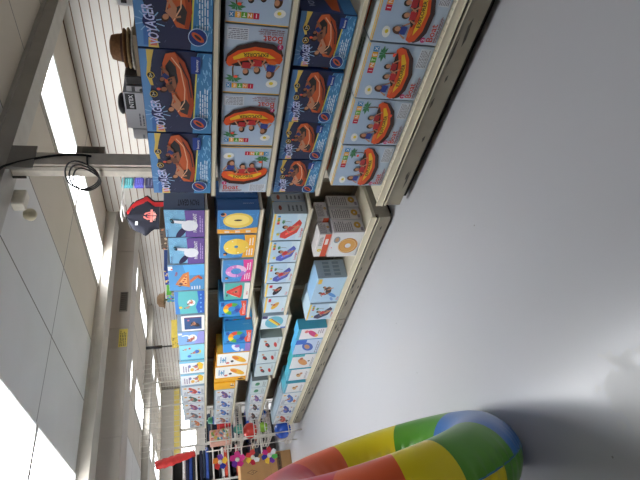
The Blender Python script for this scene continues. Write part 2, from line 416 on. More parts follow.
def banana(d):
    d.rect(0, 0, 1, 1, (240, 240, 236)); d.rect(0, 0, .05, 1, (244, 176, 48)); d.ell(.5, .3, .34, .13, (244, 186, 50), .7); d.ell(.6, .42, .14, .08, (230, 130, 50), .7); d.ell(.36, .52, .08, .05, (60, 50, 50))
    d.fine(.3, .7, .8, .92, 3, (90, 140, 190), 3); d.ell(.25, .66, .07, .06, (220, 110, 100)); d.ell(.5, .8, .08, .05, (90, 170, 200))
def orangebox(d):
    d.rect(0, 0, 1, 1, (246, 182, 44)); d.fine(.3, .04, .9, .24, 2, WHITE, 4); d.rect(0, 0, .08, 1, (250, 200, 90)); d.ell(.5, .15, .06, .1, (110, 70, 30))
def lounge(col, person=True):
    def f(d):
        d.rect(0, 0, 1, 1, (186, 214, 234)); d.rect(0, .94, 1, 1, (238, 206, 96)); d.poly([(0, 0), (1, 0), (1, .3), (0, .2)], (202, 224, 238))
        for i, (c, t) in enumerate(TILE): d.rect(.62 + i * .065, .8, .68 + i * .065, .88, c); d.L -= 1
        d.L += 1
        palm(d, .72, .66, .55); d.poly([(.12, .72), (.06, .54), (.3, .2), (.66, .1), (.8, .2), (.56, .4), (.28, .72)], col)
        d.poly([(.2, .56), (.36, .3), (.58, .18), (.62, .22), (.44, .36), (.28, .56)], tuple(min(255, int(v * 1.2) + 20) for v in col))
        if person: d.person(.42, .38, .56, -.5, SKIN, HAIR, (200, 60, 60))
        d.text('Lounge', .12, .05, .1, (206, 80, 70), 0, .36); d.ell(.25, .8, .06, .05, (236, 214, 90))
    return f
def mats(col):
    def f(d):
        d.rect(0, 0, 1, 1, (196, 216, 230)); d.rect(0, .92, 1, 1, (238, 206, 96)); d.ell(.45, .5, .34, .13, col, -.4); d.person(.5, .5, .36, -.3, SKIN, HAIR, (190, 60, 60)); d.rect(.72, .74, .92, .86, (214, 60, 80)); d.text('Float', .1, .06, .12, (206, 90, 80))
    return f
def circlebox(d):
    d.rect(0, 0, 1, 1, (214, 224, 230)); d.ell(.5, .5, .46, .36, (104, 180, 200)); d.curve([(.24, .28), (.4, .4), (.58, .56), (.76, .7)], .16, (244, 206, 60)); d.curve([(.22, .24), (.4, .34), (.6, .5), (.78, .64)], .04, (190, 80, 50)); d.rect(.8, .8, 1, 1, (60, 50, 110)); d.rect(0, 0, .1, .2, (50, 100, 190))
def redtoys(d):
    d.rect(0, 0, 1, 1, (196, 212, 216)); d.ell(.45, .62, .26, .09, (44, 50, 56), .35); d.ell(.48, .66, .1, .08, (196, 60, 50)); d.ell(.45, .25, .26, .07, (206, 60, 54), .2); d.fine(.55, .1, .95, .2, 2, (150, 150, 160), 3); d.ell(.75, .75, .1, .06, SKIN, .4)
def greentoys(d):
    d.rect(0, 0, 1, 1, (206, 220, 222)); d.ell(.5, .62, .24, .14, (40, 130, 90)); d.ell(.4, .7, .1, .08, (60, 160, 110)); d.fine(.1, .1, .9, .3, 2, (140, 150, 160), 3)
def donut(d):
    d.rect(0, 0, 1, 1, (226, 228, 230)); d.ring(.46, .42, .38, .32, .3, (206, 140, 62), .25); d.ring(.46, .44, .3, .25, .45, (226, 170, 90), .25); d.L += 1; d.ring(.46, .45, .34, .29, .9, (238, 196, 130), .25); d.L += 1
    d.ell(.72, .84, .16, .1, (140, 156, 166)); d.ell(.72, .84, .1, .06, (196, 150, 110)); d.ell(.4, .95, .02, .02, (240, 80, 60)); d.fine(.05, .02, .4, .08, 2, (120, 110, 110), 3)
def donut_side(d):
    d.rect(0, 0, 1, 1, (214, 210, 212)); d.fine(.08, .36, .92, .95, 9, (120, 116, 124), 4); d.ring(.6, .2, .13, .11, .3, (206, 160, 70)); d.L += 1; d.rect(.1, .04, .4, .12, (150, 140, 150))
def upper_float(d):
    d.rect(0, 0, 1, 1, (232, 232, 230)); d.rect(0, 0, 1, .5, (220, 92, 60)); d.rect(.55, .12, .8, .38, (235, 225, 220)); d.ring(.3, .7, .2, .18, .3, (232, 204, 70)); d.L += 1; d.fine(.5, .6, .95, .9, 4, (120, 120, 130), 2)
def swimmers(d):
    d.rect(0, 0, 1, 1, (178, 210, 234)); d.ell(.5, .5, .24, .1, (60, 50, 54), .1); d.ell(.3, .32, .22, .08, (90, 150, 214), .8); d.person(.55, .55, .4, -.8, SKIN, HAIR, (70, 60, 60)); d.person(.35, .62, .4, -.6, SKIN2, HAIR, (200, 80, 70)); d.ell(.15, .3, .12, .05, (120, 160, 214), .4)
    d.text('Float', .1, .06, .1, (206, 90, 80)); d.rect(.8, .84, .98, .96, (236, 196, 80))
def swimmers_side(d):
    d.rect(0, 0, 1, 1, (168, 190, 210))
    for i in range(4):
        for j in range(2): d.rect(.12 + i * .21, .2 + j * .34, .27 + i * .21, .42 + j * .34, (136, 158, 180)); d.L -= 1
def pinkfloat(d):
    d.rect(0, 0, 1, 1, (236, 234, 238)); d.rect(0, .9, 1, 1, (74, 170, 200)); d.ell(.5, .45, .3, .11, (214, 60, 130), .6); d.ell(.3, .3, .1, .06, (240, 170, 60)); d.fine(.5, .08, .95, .3, 3, (150, 140, 160), 2); d.ell(.75, .7, .1, .07, (220, 120, 120))
def bluefloat(d):
    d.rect(0, 0, 1, 1, (196, 214, 238)); d.ell(.5, .5, .36, .2, (66, 104, 190), .4); d.ell(.5, .52, .2, .1, (200, 150, 110), .4); d.rect(.7, .6, 1, 1, (50, 110, 210)); d.fine(.05, .04, .9, .18, 2, (120, 120, 140), 3)
def orangefloat(d):
    d.rect(0, 0, 1, 1, (230, 232, 234)); d.ell(.45, .5, .36, .16, (216, 150, 88), .5); d.ell(.7, .6, .12, .07, (190, 110, 80)); d.rect(.86, .5, 1, 1, (70, 180, 190)); d.ell(.5, .25, .06, .05, (90, 80, 80)); d.fine(.1, .06, .8, .16, 2, (140, 140, 150), 3)
def beige(d):
    d.rect(0, 0, 1, 1, (232, 234, 236)); d.rect(0, .9, 1, 1, (80, 176, 204)); d.ell(.45, .5, .2, .1, (214, 170, 110), .3); d.ell(.6, .4, .12, .07, SKIN); d.ell(.55, .53, .06, .05, HAIR); d.fine(.1, .1, .9, .2, 2, (150, 140, 150), 5)
def plain(c):
    def f(d): d.rect(0, 0, 1, 1, c)
    return f
def linedside(c, txt=None, tc=(190, 210, 230)):
    def f(d):
        d.rect(0, 0, 1, 1, c)
        if txt: d.text(txt, .62, .12, .26 * (.35 / d.k if d.k > .35 else 1), tc, PI / 2)
    return f

# ------------------------------------------------------------------ a printed carton
def carton(name, label, group, y0, y1, z0, z1, xf, dep, art, side=None, top=None, rot=0, base=(190, 200, 212), cat='box', jit=True):
    mb = MB(); dy, dz = y1 - y0, z1 - z0
    mb.cbox(xf, xf + dep, y0, y1, z0, z1, mat(base, .5, 0, .05, 40), .0015)
    e = .0015
    art(Art(mb, (xf, y1 - e, z0 + e), (0, -dy + 2 * e, 0), (0, 0, dz - 2 * e), (-1, 0, 0), rot))
    if side: side(Art(mb, (xf + e, y0, z0 + e), (dep - 2 * e, 0, 0), (0, 0, dz - 2 * e), (0, -1, 0)))
    if top: top(Art(mb, (xf + e, y1 - e, z1), (0, -dy + 2 * e, 0), (dep - 2 * e, 0, 0), (0, 0, 1)))
    o = mb.build(name, None, (xf + dep / 2, (y0 + y1) / 2, z0), random.uniform(-.006, .006) if jit else 0)
    return tag(o, label, cat, group)

# ================================================================== ROOM
ZC = 2.205
def room_mat(kind):
    m = bpy.data.materials.new(kind); m.use_nodes = True
    nt = m.node_tree; N = nt.nodes; L = nt.links; b = N['Principled BSDF']
    tc = N.new('ShaderNodeTexCoord')
    def math_(op, a, v=None, w=None):
        n = N.new('ShaderNodeMath'); n.operation = op
        for i, q in enumerate((a, v, w)):
            if q is None: continue
            if isinstance(q, (int, float)): n.inputs[i].default_value = q
            else: L.new(q, n.inputs[i])
        return n.outputs[0]
    sep = N.new('ShaderNodeSeparateXYZ'); L.new(tc.outputs['Object'], sep.inputs[0])
    def noise_(scale, det=4, vec=None):
        n = N.new('ShaderNodeTexNoise'); n.inputs['Scale'].default_value = scale; n.inputs['Detail'].default_value = det
        L.new(vec or tc.outputs['Object'], n.inputs['Vector']); return n.outputs['Fac']
    def mix(f, c0, c1):
        n = N.new('ShaderNodeMix'); n.data_type = 'RGBA'
        if isinstance(f, (int, float)): n.inputs[0].default_value = f
        else: L.new(f, n.inputs[0])
        for i, c in ((6, c0), (7, c1)):
            if isinstance(c, tuple): n.inputs[i].default_value = (*c, 1)
            else: L.new(c, n.inputs[i])
        return n.outputs[2]
    def bump(h, s, d=.01):
        n = N.new('ShaderNodeBump'); n.inputs['Strength'].default_value = s; n.inputs['Distance'].default_value = d
        L.new(h, n.inputs['Height']); L.new(n.outputs[0], b.inputs['Normal'])
    if kind == 'ceiling_tile':
        fx = math_('FRACT', math_('DIVIDE', math_('SUBTRACT', sep.outputs[0], .65 - 6.1), .61))
        fy = math_('FRACT', math_('DIVIDE', math_('SUBTRACT', sep.outputs[1], 2.12 - 12.2), 1.22))
        gx = math_('LESS_THAN', math_('ABSOLUTE', math_('SUBTRACT', fx, .5)), .491)
        gy = math_('LESS_THAN', math_('ABSOLUTE', math_('SUBTRACT', fy, .5)), .4955)
        g = math_('MULTIPLY', gx, gy)
        n1 = noise_(3, 3)
        c = mix(n1, s2l((206, 204, 200)), s2l((218, 217, 214)))
        c = mix(math_('GREATER_THAN', sep.outputs[0], 2.48), c, mix(n1, s2l((196, 186, 170)), s2l((206, 197, 182))))   # a run of older, yellowed tiles
        L.new(mix(g, s2l((120, 116, 108)), c), b.inputs['Base Color'])
        b.inputs['Roughness'].default_value = .7
    elif kind == 'slatwall':
        fz = math_('FRACT', math_('DIVIDE', math_('SUBTRACT', ZC, sep.outputs[2]), .0755))
        g = math_('GREATER_THAN', fz, .12)
        c = mix(noise_(6), s2l((178, 173, 166)), s2l((190, 186, 179)))
        L.new(mix(g, s2l((104, 76, 56)), c), b.inputs['Base Color'])
        b.inputs['Roughness'].default_value = .45
        bump(g, .6, .006)
    elif kind == 'floor_paint':
        n1, n2 = noise_(1.1, 5), noise_(9, 6)
        base = mix(n1, s2l((181, 182, 186)), s2l((188, 189, 193)))
        # fine streaks along the aisle
        mp = N.new('ShaderNodeMapping'); mp.inputs['Scale'].default_value = (40, 2.5, 1); mp.inputs['Rotation'].default_value = (0, 0, .5)
        L.new(tc.outputs['Object'], mp.inputs[0])
        n3 = noise_(1.5, 6, mp.outputs[0])
        base = mix(math_('MULTIPLY', math_('GREATER_THAN', n3, .72), .0), base, s2l((206, 207, 210)))
        # specks of dirt
        v = N.new('ShaderNodeTexVoronoi'); v.inputs['Scale'].default_value = 7; L.new(tc.outputs['Object'], v.inputs['Vector'])
        base = mix(math_('MULTIPLY', math_('LESS_THAN', v.outputs['Distance'], .028), .7), base, s2l((110, 106, 100)))
        # peeled patch of an older coat
        dx = math_('DIVIDE', math_('SUBTRACT', sep.outputs[0], .30), .15)
        dy = math_('DIVIDE', math_('SUBTRACT', sep.outputs[1], 1.13), .13)
        r2 = math_('ADD', math_('MULTIPLY', dx, dx), math_('MULTIPLY', dy, dy))
        rr = math_('ADD', math_('SQRT', r2), math_('MULTIPLY', math_('SUBTRACT', noise_(26, 6), .5), 1.9))
        patch = math_('LESS_THAN', rr, .8)
        base = mix(math_('MULTIPLY', patch, .85), base, s2l((188, 188, 188)))
        L.new(base, b.inputs['Base Color'])
        ro = N.new('ShaderNodeMapRange'); ro.inputs['To Min'].default_value = .28; ro.inputs['To Max'].default_value = .28
        L.new(n2, ro.inputs['Value'])
        L.new(math_('ADD', ro.outputs[0], math_('MULTIPLY', patch, .1)), b.inputs['Roughness'])
        hh = math_('ADD', math_('MULTIPLY', noise_(22, 2), .5), math_('MULTIPLY', patch, -1.5))
        bump(hh, .15, .004)
    else:
        c = mix(noise_(2.5, 4), s2l((204, 200, 192)), s2l((220, 216, 208)))
        L.new(c, b.inputs['Base Color']); b.inputs['Roughness'].default_value = .55
        bump(noise_(60, 3), .05, .003)
    return m
M_ceil, M_slat, M_floor, M_wall = (room_mat(k) for k in ('ceiling_tile', 'slatwall', 'floor_paint', 'painted_wall'))
def shell(name, m, *b):
    mb = MB(); mb.box(*b, m); return struct(mb.build(name))
shell('floor', M_floor, -4.1, 6.1, -3.1, 14.3, -.06, 0)
shell('ceiling', M_ceil, -4.1, 6.1, -3.1, 14.3, ZC, ZC + .06)
shell('wall_right', M_slat, 4.2, 4.3, -3.0, 4.55, 0, ZC)
shell('wall_right_recess', M_slat, 5.9, 6.0, 4.55, 14.2, 0, ZC)
shell('wall_return', M_wall, 4.3, 6.0, 4.45, 4.55, 0, ZC)
shell('wall_left', M_wall, -4.1, -4.0, -3.0, 14.2, 0, ZC)
shell('wall_back', M_wall, -4.0, 4.2, -3.1, -3.0, 0, ZC)
shell('wall_far', M_wall, -4.0, 6.0, 14.2, 14.3, 0, ZC)
M_beam = mat((186, 182, 173), .6, 0, .08, 8); M_beam2 = mat((178, 172, 161), .55, 0, .06, 6); M_wood = mat((232, 224, 208), .65, 0, .14, 14)
def beam(name, y0, y1, z0, m, x1=4.2):
    mb = MB(); mb.box(-4, x1, y0, y1, z0, ZC, m)
    mb.box(-4, x1, y0 - .012, y0, ZC - .022, ZC, m); mb.box(-4, x1, y1, y1 + .012, z0 + .004, z0 + .02, m)
    return struct(mb.build(name))
beam('trim_1', 1.845, 1.985, 2.107, M_beam)
beam('trim_2', 4.56, 4.84, 2.10, M_beam2)
beam('trim_3', 9.45, 9.8, 2.09, M_beam2, 5.9)

# far wall: window band, yellow valance
mb = MB(); glow = mat((255, 255, 255), .4, 0, 0, 30, 3.2); fr = mat((214, 208, 200), .5)
for i in range(4):
    x = 1.2 + i * 1.16
    mb.box(x, x + 1.08, 14.17, 14.19, 1.27, 1.66, glow)
for i in range(5):
    x = 1.12 + i * 1.16
    mb.box(x, x + .08, 14.14, 14.2, 1.2, 1.71, fr)
mb.box(1.12, 5.84, 14.14, 14.2, 1.18, 1.27, fr); mb.box(1.12, 5.84, 14.14, 14.2, 1.66, 1.71, fr)
struct(mb.build('window_1'))
mb = MB(); mb.box(1.0, 5.85, 14.1, 14.195, 1.712, 1.86, mat((232, 212, 120), .6)); mb.box(1.0, 5.85, 14.09, 14.195, 1.86, 1.875, fr)
struct(mb.build('trim_4'))

# ceiling troffers
def lens(xc, hw, strength):
    # prismatic lens over lamp tubes: brightest along the tubes, dim towards its long edges
    m = bpy.data.materials.new('light_lens'); m.use_nodes = True; nt = m.node_tree; b = nt.nodes['Principled BSDF']
    tc = nt.nodes.new('ShaderNodeTexCoord'); sp = nt.nodes.new('ShaderNodeSeparateXYZ'); nt.links.new(tc.outputs['Object'], sp.inputs[0])
    def mt(op, a, v):
        n = nt.nodes.new('ShaderNodeMath'); n.operation = op
        for i, q in enumerate((a, v)):
            if isinstance(q, (int, float)): n.inputs[i].default_value = q
            else: nt.links.new(q, n.inputs[i])
        return n.outputs[0]
    u = mt('DIVIDE', mt('ABSOLUTE', mt('SUBTRACT', sp.outputs[0], xc), 0), hw)
    r = nt.nodes.new('ShaderNodeMapRange'); r.interpolation_type = 'SMOOTHSTEP'
    r.inputs['From Min'].default_value = 1.0; r.inputs['From Max'].default_value = .25
    r.inputs['To Min'].default_value = .55; r.inputs['To Max'].default_value = strength * 1.75
    nt.links.new(mt('POWER', u, .75), r.inputs['Value'])
    b.inputs['Base Color'].default_value = (.8, .8, .8, 1); b.inputs['Emission Color'].default_value = (.96, .98, 1, 1)
    nt.links.new(r.outputs[0], b.inputs['Emission Strength'])
    return m
def troffer(x0, x1, y0, y1, label, strength, group='ceiling light panels'):
    c = ((x0 + x1) / 2, (y0 + y1) / 2, ZC)
    t = empty('ceiling_light', c, label, 'ceiling light', group)
    f = MB(); w = .014; m = mat((216, 214, 208), .4)
    f.box(x0, x1, y0, y0 + w, ZC - .012, ZC, m); f.box(x0, x1, y1 - w, y1, ZC - .012, ZC, m)
    f.box(x0, x0 + w, y0 + w, y1 - w, ZC - .012, ZC, m); f.box(x1 - w, x1, y0 + w, y1 - w, ZC - .012, ZC, m)
    f.build('frame', t)
    g = MB(); g.box(x0 + w, x1 - w, y0 + w, y1 - w, ZC - .008, ZC - .001, lens((x0 + x1) / 2, (x1 - x0) / 2, strength))
    g.build('diffuser', t)
S1 = 12.0
troffer(3.11, 3.66, 2.13, 3.33, 'bright ceiling light panel by the slatted wall, just past the near beam', S1)
troffer(3.11, 3.66, 3.345, 4.545, 'bright ceiling light panel by the slatted wall, just before the second beam', S1)
troffer(.65, 1.25, 2.13, 3.33, 'large glowing ceiling panel over the aisle, just past the near beam', S1)
troffer(.65, 1.25, 3.345, 4.545, 'large glowing ceiling panel over the aisle, just before the second beam', S1)
for x0, x1, nm in ((.65, 1.25, 'over the aisle'), (3.11, 3.66, 'above the shelving run'), (4.96, 5.5, 'by the recessed wall')):
    for y0, wd in ((6.3, 'first'), (8.1, 'second')):
        troffer(x0, x1, y0, y0 + 1.22, 'ceiling light panel %s beyond the duct, %s of its row' % (nm, wd), S1 if x0 < 4 else 5)
    for y0, wd in ((10.2, 'first'), (12.2, 'second')):
        troffer(x0, x1, y0, y0 + 1.22, 'ceiling light panel %s beyond the last beam, %s of its row' % (nm, wd), 6 if x0 < 4 else 4)

troffer(.65, 1.25, -1.54, -.32, 'added dim fill panel on the ceiling over the aisle behind the viewpoint', 4.0)  # unseen fill light, added to brighten faces turned towards the viewpoint

# air duct with grille and sticker
t = empty('air_duct', (1, 5.4, ZC), 'boxed cream air duct across the ceiling behind the second beam', 'duct')
mb = MB(); md = mat((182, 174, 164), .5, 0, .04, 4)
mb.box(-4, 5.9, 5.2, 5.62, 1.955, ZC - .001, md)
for x in (4.3, 4.08, 2.96, 2.7, 1.72, .6): mb.box(x, x + .012, 5.194, 5.2, 1.955, ZC - .001, md)
mb.build('duct_body', t)
mb = MB(); dk = mat((70, 64, 58), .6); mb.box(3.18, 3.45, 5.188, 5.199, 1.985, 2.075, mat((120, 114, 106), .5))
for i in range(9): mb.box(3.195 + i * .028, 3.213 + i * .028, 5.184, 5.189, 1.995, 2.065, dk)
mb.build('air_grille', t)
mb = MB(); mb.box(2.71, 2.94, 5.195, 5.1995, 1.965, 2.055, mat((226, 206, 90), .5))
d = Art(mb, (2.71, 5.195, 1.965), (.23, 0, 0), (0, 0, .09), (0, -1, 0)); d.fine(.05, .1, .95, .9, 4, (90, 80, 40), 3)
s = mb.build('sticker', t); s['label'] = 'yellow warning sticker with dark lines'

# ================================================================== POST with its cable, outlet box and lamp
t = empty('support_post', (2.085, 1.888, 0), 'worn white wooden post rising behind the shelves to the near beam', 'post')
mb = MB(); mb.box(2.04, 2.13, 1.845, 1.93, 0, 2.1, M_wood)
mb.box(2.034, 2.04, 1.86, 1.885, 1.2, 2.1, mat((186, 178, 162), .6, 0, .12, 20)); mb.build('shaft', t)
mb = MB(); mb.box(2.0, 2.17, 1.835, 1.845, 1.985, 2.105, mat((150, 146, 138), .6)); mb.box(2.034, 2.04, 1.93, 1.942, 2.04, 2.104, dk); mb.build('bracket', t)
o = MB(); o.box(2.132, 2.19, 1.848, 1.92, 1.66, 1.80, mat((132, 126, 112), .5)); o.box(2.138, 2.184, 1.844, 1.848, 1.69, 1.77, mat((110, 104, 92), .4))
tag(o.build('outlet_box', None, (2.16, 1.88, 1.66)), 'grey electrical outlet box on the side of the post', 'outlet')
blk = mat((28, 26, 26), .5)
mb = MB()
pts = [(1.7, 1.835, 2.13), (1.9, 1.832, 2.14), (1.99, 1.83, 2.12), (2.03, 1.836, 2.08), (2.06, 1.838, 2.02), (2.10, 1.839, 1.9), (2.11, 1.839, 1.78), (2.10, 1.839, 1.72)]
def smooth(pts, n=6):
    P = [Vector(p) for p in pts]; out = []
    for i in range(len(P) - 1):
        p0, p1, p2, p3 = P[max(i - 1, 0)], P[i], P[i + 1], P[min(i + 2, len(P) - 1)]
        for k in range(n):
            u = k / n
            out.append(.5 * ((2 * p1) + (p2 - p0) * u + (2 * p0 - 5 * p1 + 4 * p2 - p3) * u * u + (3 * p1 - p0 - 3 * p2 + p3) * u ** 3))
    out.append(P[-1]); return out
mb.tube(smooth(pts), .0062, blk)
for k in range(3):                                            # the coiled slack
    c = Vector((2.028 - .004 * k, 1.90 + .012 * k, 1.765 - .01 * k)); R = .085 - .008 * k
    loop = [(c.x - .012 * (1 + math.sin(a * 2)) , c.y + R * 1.15 * math.cos(a), c.z + R * .95 * math.sin(a)) for a in [2 * PI * i / 28 for i in range(28)]]
    mb.tube(loop, .0042, blk, closed=True)
mb.tube(smooth([(2.10, 1.839, 1.74), (2.03, 1.838, 1.73), (2.02, 1.87, 1.72)]), .005, blk)
tag(mb.build('power_cable', None, (2.05, 1.86, 1.7)), 'black power cable coiled and looped on the white post', 'cable')
t = empty('emergency_light', (1.95, 1.99, 2.05), 'small cream emergency lamp fixed behind the near beam by the post', 'lamp')
mb = MB(); mb.cbox(1.90, 2.0, 1.986, 2.05, 2.045, 2.106, mat((226, 222, 206), .4), .006); mb.build('housing', t)
mb = MB(); mb.lathe([(.0, -.004), (.03, 0), (.034, .02), (.02, .045), (.0, .05)], (1.90, 2.06, 2.035), mat((206, 196, 164), .35), 18, 'y'); mb.build('lamp_head', t)

# ================================================================== SHELVING UNITS
M_shelf = mat((206, 198, 176), .4, 0, .05, 8); M_rail = mat((230, 222, 196), .35, 0, .04, 10); M_kick = mat((150, 143, 126), .5, 0, .12, 6)
M_scuff = mat((78, 74, 66), .6, 0, .1, 40); M_peg = mat((126, 112, 92), .6, 0, .1, 30); M_recess_shade = mat((24, 22, 20), .6)
def gondola(y0, y1, levels, xf, xb, label, zb, back=True):
    t = empty('shelving_unit', (2.15, (y0 + y1) / 2, 0), label, 'shelving unit', 'run of store shelving units')
    mb = MB(); mb.box(2.142, 2.162, y0 + .01, y1 - .01, .16, 1.36, M_peg)
    mb.build('back_panel', t)
    for y in (y0 + .012, y1 - .012):
        mb = MB(); mb.box(2.125, 2.1415, y - .012, y + .012, .0, 1.38, M_kick); mb.build('upright', t)
    for z in levels:
        mb = MB(); mb.box(xf + .004, 2.12, y0 + .004, y1 - .004, z - .012, z, M_shelf)
        s = mb.build('shelf', t)
        mb = MB(); mb.box(xf - .004, xf + .004, y0 + .002, y1 - .002, z - .015, z + .001, M_rail); mb.box(xf - .0045, xf + .004, y0 + .002, y1 - .002, z - .020, z - .015, M_kick); mb.box(xf - .006, xf - .004, y0 + .002, y1 - .002, z - .002, z + .002, M_rail)
        r = mb.build('price_rail', t); r.parent = s; r.location = Vector(r.location) - Vector(s.location)
    # base deck, kick plate
    mb = MB(); mb.box(xb + .005, 2.12, y0 + .002, y1 - .002, zb - .02, zb, M_shelf)
    for i in range(int((y1 - y0) / .03) if zb > .15 else 0):
        for k in range(3): mb.box(xb + .016 + k * .009, xb + .020 + k * .009, y0 + .02 + i * .03, y0 + .026 + i * .03, zb - .001, zb + .0005, M_kick)
    bd = mb.build('base_deck', t)
    mb = MB(); mb.box(xb - .002, xb + .005, y0 + .002, y1 - .002, zb - .024, zb + .012, M_rail); mb.box(xb - .006, xb - .002, y0 + .002, y1 - .002, zb - .026, zb - .021, M_rail); mb.box(xb - .005, xb - .002, y0 + .002, y1 - .002, zb + .009, zb + .0125, M_rail)
    r = mb.build('price_rail', t); r.parent = bd; r.location = Vector(r.location) - Vector(bd.location)
    kb = max(.02, zb - .135)
    mb = MB(); mb.box(xb + .06, 2.12, y0 + .02, y1 - .02, .0, zb - .021, M_recess_shade); mb.box(xb + .012, xb + .06, y0 + .02, y1 - .02, zb - .04, zb - .026, M_recess_shade)  # black blocks paint the shade in the slot and behind the kick plate
    mb.box(xb + .004, xb + .03, y0 + .004, y1 - .004, kb, zb - .044, M_kick); mb.box(xb - .003, xb + .006, y0 + .004, y1 - .004, zb - .046, zb - .040, M_rail)
    mb.box(xb + .03, 2.12, y0 + .004, y0 + .02, kb, zb - .022, M_kick)
    q = random.Random(int(y0 * 100))
    for i in range(9):                                        # scuffs along the kick plate
        y = y0 + .05 + q.random() * (y1 - y0 - .25); z = kb + .012 + q.random() * (zb - .075 - kb); L = .02 + .12 * q.random()
        mb.prism([(0, 0), (L * .4, .006 + .006 * q.random()), (L, .004), (L * .6, -.003)], .001, Matrix(((0, 0, 1, xb + .0039), (1, 0, 0, y), (0, 1, 0, z), (0, 0, 0, 1))), M_scuff)
    mb.build('kick_plate', t)
    if back:
        mb = MB(); mb.box(2.164, 2.56, y0 + .004, y1 - .004, 1.09, 1.102, M_shelf); mb.box(2.56, 2.568, y0 + .004, y1 - .004, 1.068, 1.106, M_rail); mb.build('shelf', t)
        mb = MB(); mb.box(2.164, 2.62, y0 + .004, y1 - .004, 0, .187, M_kick); mb.build('base', t)
    return t
G1 = (.62, 1.838); G2 = (2.02, 3.262); G3 = (3.27, 4.49); G4 = (4.5, 5.74)
gondola(*G1, (1.106, .812, .537), 1.80, 1.716, 'cream shelving unit nearest the camera, stacked with boat boxes', .187)
gondola(*G2, (1.134, .818, .522), 1.872, 1.79, 'cream shelving unit beyond the white post, with peacock and donut boxes', .142)
gondola(*G3, (1.134, .745, .476), 1.872, 1.79, 'third cream shelving unit along, with rainbow ring and banana boxes', .142)
gondola(*G4, (1.134, .838, .51), 1.872, 1.79, 'farthest cream shelving unit, filled with pale toy boxes', .142)
T1, T2, T3, T4 = ('nearest unit', 'second unit', 'third unit', 'farthest unit')

# --- nearest unit -----------------------------------------------------------
ORD = ['nearest', 'second', 'third', 'fourth']
g = 'large blue dinghy boxes on the top shelf'
for i, (a, b) in enumerate([(.632, 1.032), (1.038, 1.443), (1.449, 1.836)]):
    carton('dinghy_box', 'large navy orange dinghy box on the nearest top shelf, %s' % ('cut by the photo edge', 'the middle one', 'last before the white post')[i], g, a, b, 1.110, 1.395, 1.822, .26, voyager, voyager_side, None, 0, (50, 70, 120))
g = 'pale boat boxes stood on end on the second shelf'
for i, (a, b, rt) in enumerate([(.625, .905, 1), (.91, 1.218, 1), (1.222, 1.512, 1), (1.518, 1.832, -1)]):
    carton('boat_box', 'pale boat box stood on end, ' + ('half cut off by the photo edge', 'second from the photo edge', 'right beside the oppositely turned one', 'the only one turned the other way')[i], g, a, b, .816, 1.066, 1.822, .24, boat, boat_side, None, rt, (150, 166, 186))
g = 'small blue dinghy boxes on the third shelf'
for i, (a, b) in enumerate([(.832, 1.070), (1.082, 1.356), (1.36, 1.594), (1.598, 1.834)]):
    carton('dinghy_box', 'smaller navy dinghy box on the nearest third shelf, %s' % ('next to the empty space', 'second from the empty space', 'third from the empty space', 'at the far end by the gap')[i], g, a, b, .541, .775, 1.825 if i != 1 else 1.818, .26, voyager, voyager_side, None, 0, (44, 60, 110))
g = 'pale boat boxes on the base shelf'
for i, (a, b) in enumerate([(.632, .896), (.903, 1.168), (1.173, 1.434), (1.442, 1.72)]):
    carton('boat_box', 'pale boat box with colourful tiles, nearest base shelf, %s' % ('cut off by the photo edge', 'second from the photo edge', 'third from the photo edge', 'farthest from the camera')[i], g, a, b, .19, .485 if i != 3 else .48, 1.76, .26,
           lambda d, i=i: boat(d, ((.86, .6), (.84, .6), (.7, .32), (.8, .68))[i]), boat_side, boat_top, 0, (196, 206, 214))

# --- the run of further units: (name, descriptor, y0, y1, z1, art, side, top, rot)
def row(z0, xf, dep, group, items, where, base=(170, 190, 206)):
    for it in items:
        nm, lab, a, b, z1, art = it[:6]; kw = it[6] if len(it) > 6 else {}
        zb = kw.get('z0', z0)
        carton(nm, lab + ' ' + where if not kw.get('full') else lab, group, a, b, zb + .004, z1, kw.get('xf', xf), kw.get('dep', dep), art, kw.get('side'), kw.get('top'), kw.get('rot', 0), kw.get('base', base))
row(1.134, 1.884, .22, 'boxed pool floats on the far top shelves', [
    ('peacock_float_box', 'purple and blue peacock float box nearest the white post', 2.03, 2.272, 1.362, peacock, dict(side=peacock_side, base=(70, 84, 112))),
    ('peacock_float_box', 'purple and blue peacock float box next to the pizza box', 2.278, 2.54, 1.352, peacock, dict(base=(70, 84, 112))),
    ('pizza_float_box', 'blue box picturing pizza slice floats', 2.556, 2.852, 1.37, pizza),
    ('teal_toy_box', 'teal box with a swimming child and blue wavy edge', 2.866, 3.17, 1.345, teal_toy),
    ('framed_toy_box', 'small box with a white frame around dark blue picture', 3.2, 3.432, 1.31, framed, dict(dep=.2)),
    ('swan_float_box', 'periwinkle box with a white swan float', 3.45, 3.655, 1.345, swan),
    ('pool_toy_box', 'light blue box with yellow and blue pool toys', 3.668, 3.96, 1.34, pooltoy),
    ('yellow_toy_box', 'white box with yellow toys and blue edge, nearer of two', 3.975, 4.225, 1.352, yellowtoy),
    ('yellow_toy_box', 'white box with yellow toys and blue edge, farther of two', 4.235, 4.485, 1.35, yellowtoy),
    ('pale_toy_box', 'pale blue box with red toy', 4.53, 4.735, 1.36, lambda d: pale(d)),
    ('pale_toy_box', 'pale blue box with dark green toy', 4.745, 4.95, 1.36, lambda d: pale(d, (60, 100, 90), (196, 70, 60))),
    ('pale_toy_box', 'pale blue box with plum coloured toy', 4.96, 5.19, 1.355, lambda d: pale(d, (130, 60, 110))),
    ('pale_toy_box', 'pale blue box with grey toy', 5.2, 5.44, 1.35, lambda d: pale(d, (110, 116, 130), (200, 90, 70))),
    ('pale_toy_box', 'pale blue box with orange toy, at the very end', 5.45, 5.7, 1.30, lambda d: pale(d, (216, 120, 60), (60, 110, 90))),
], 'on the far top shelves')
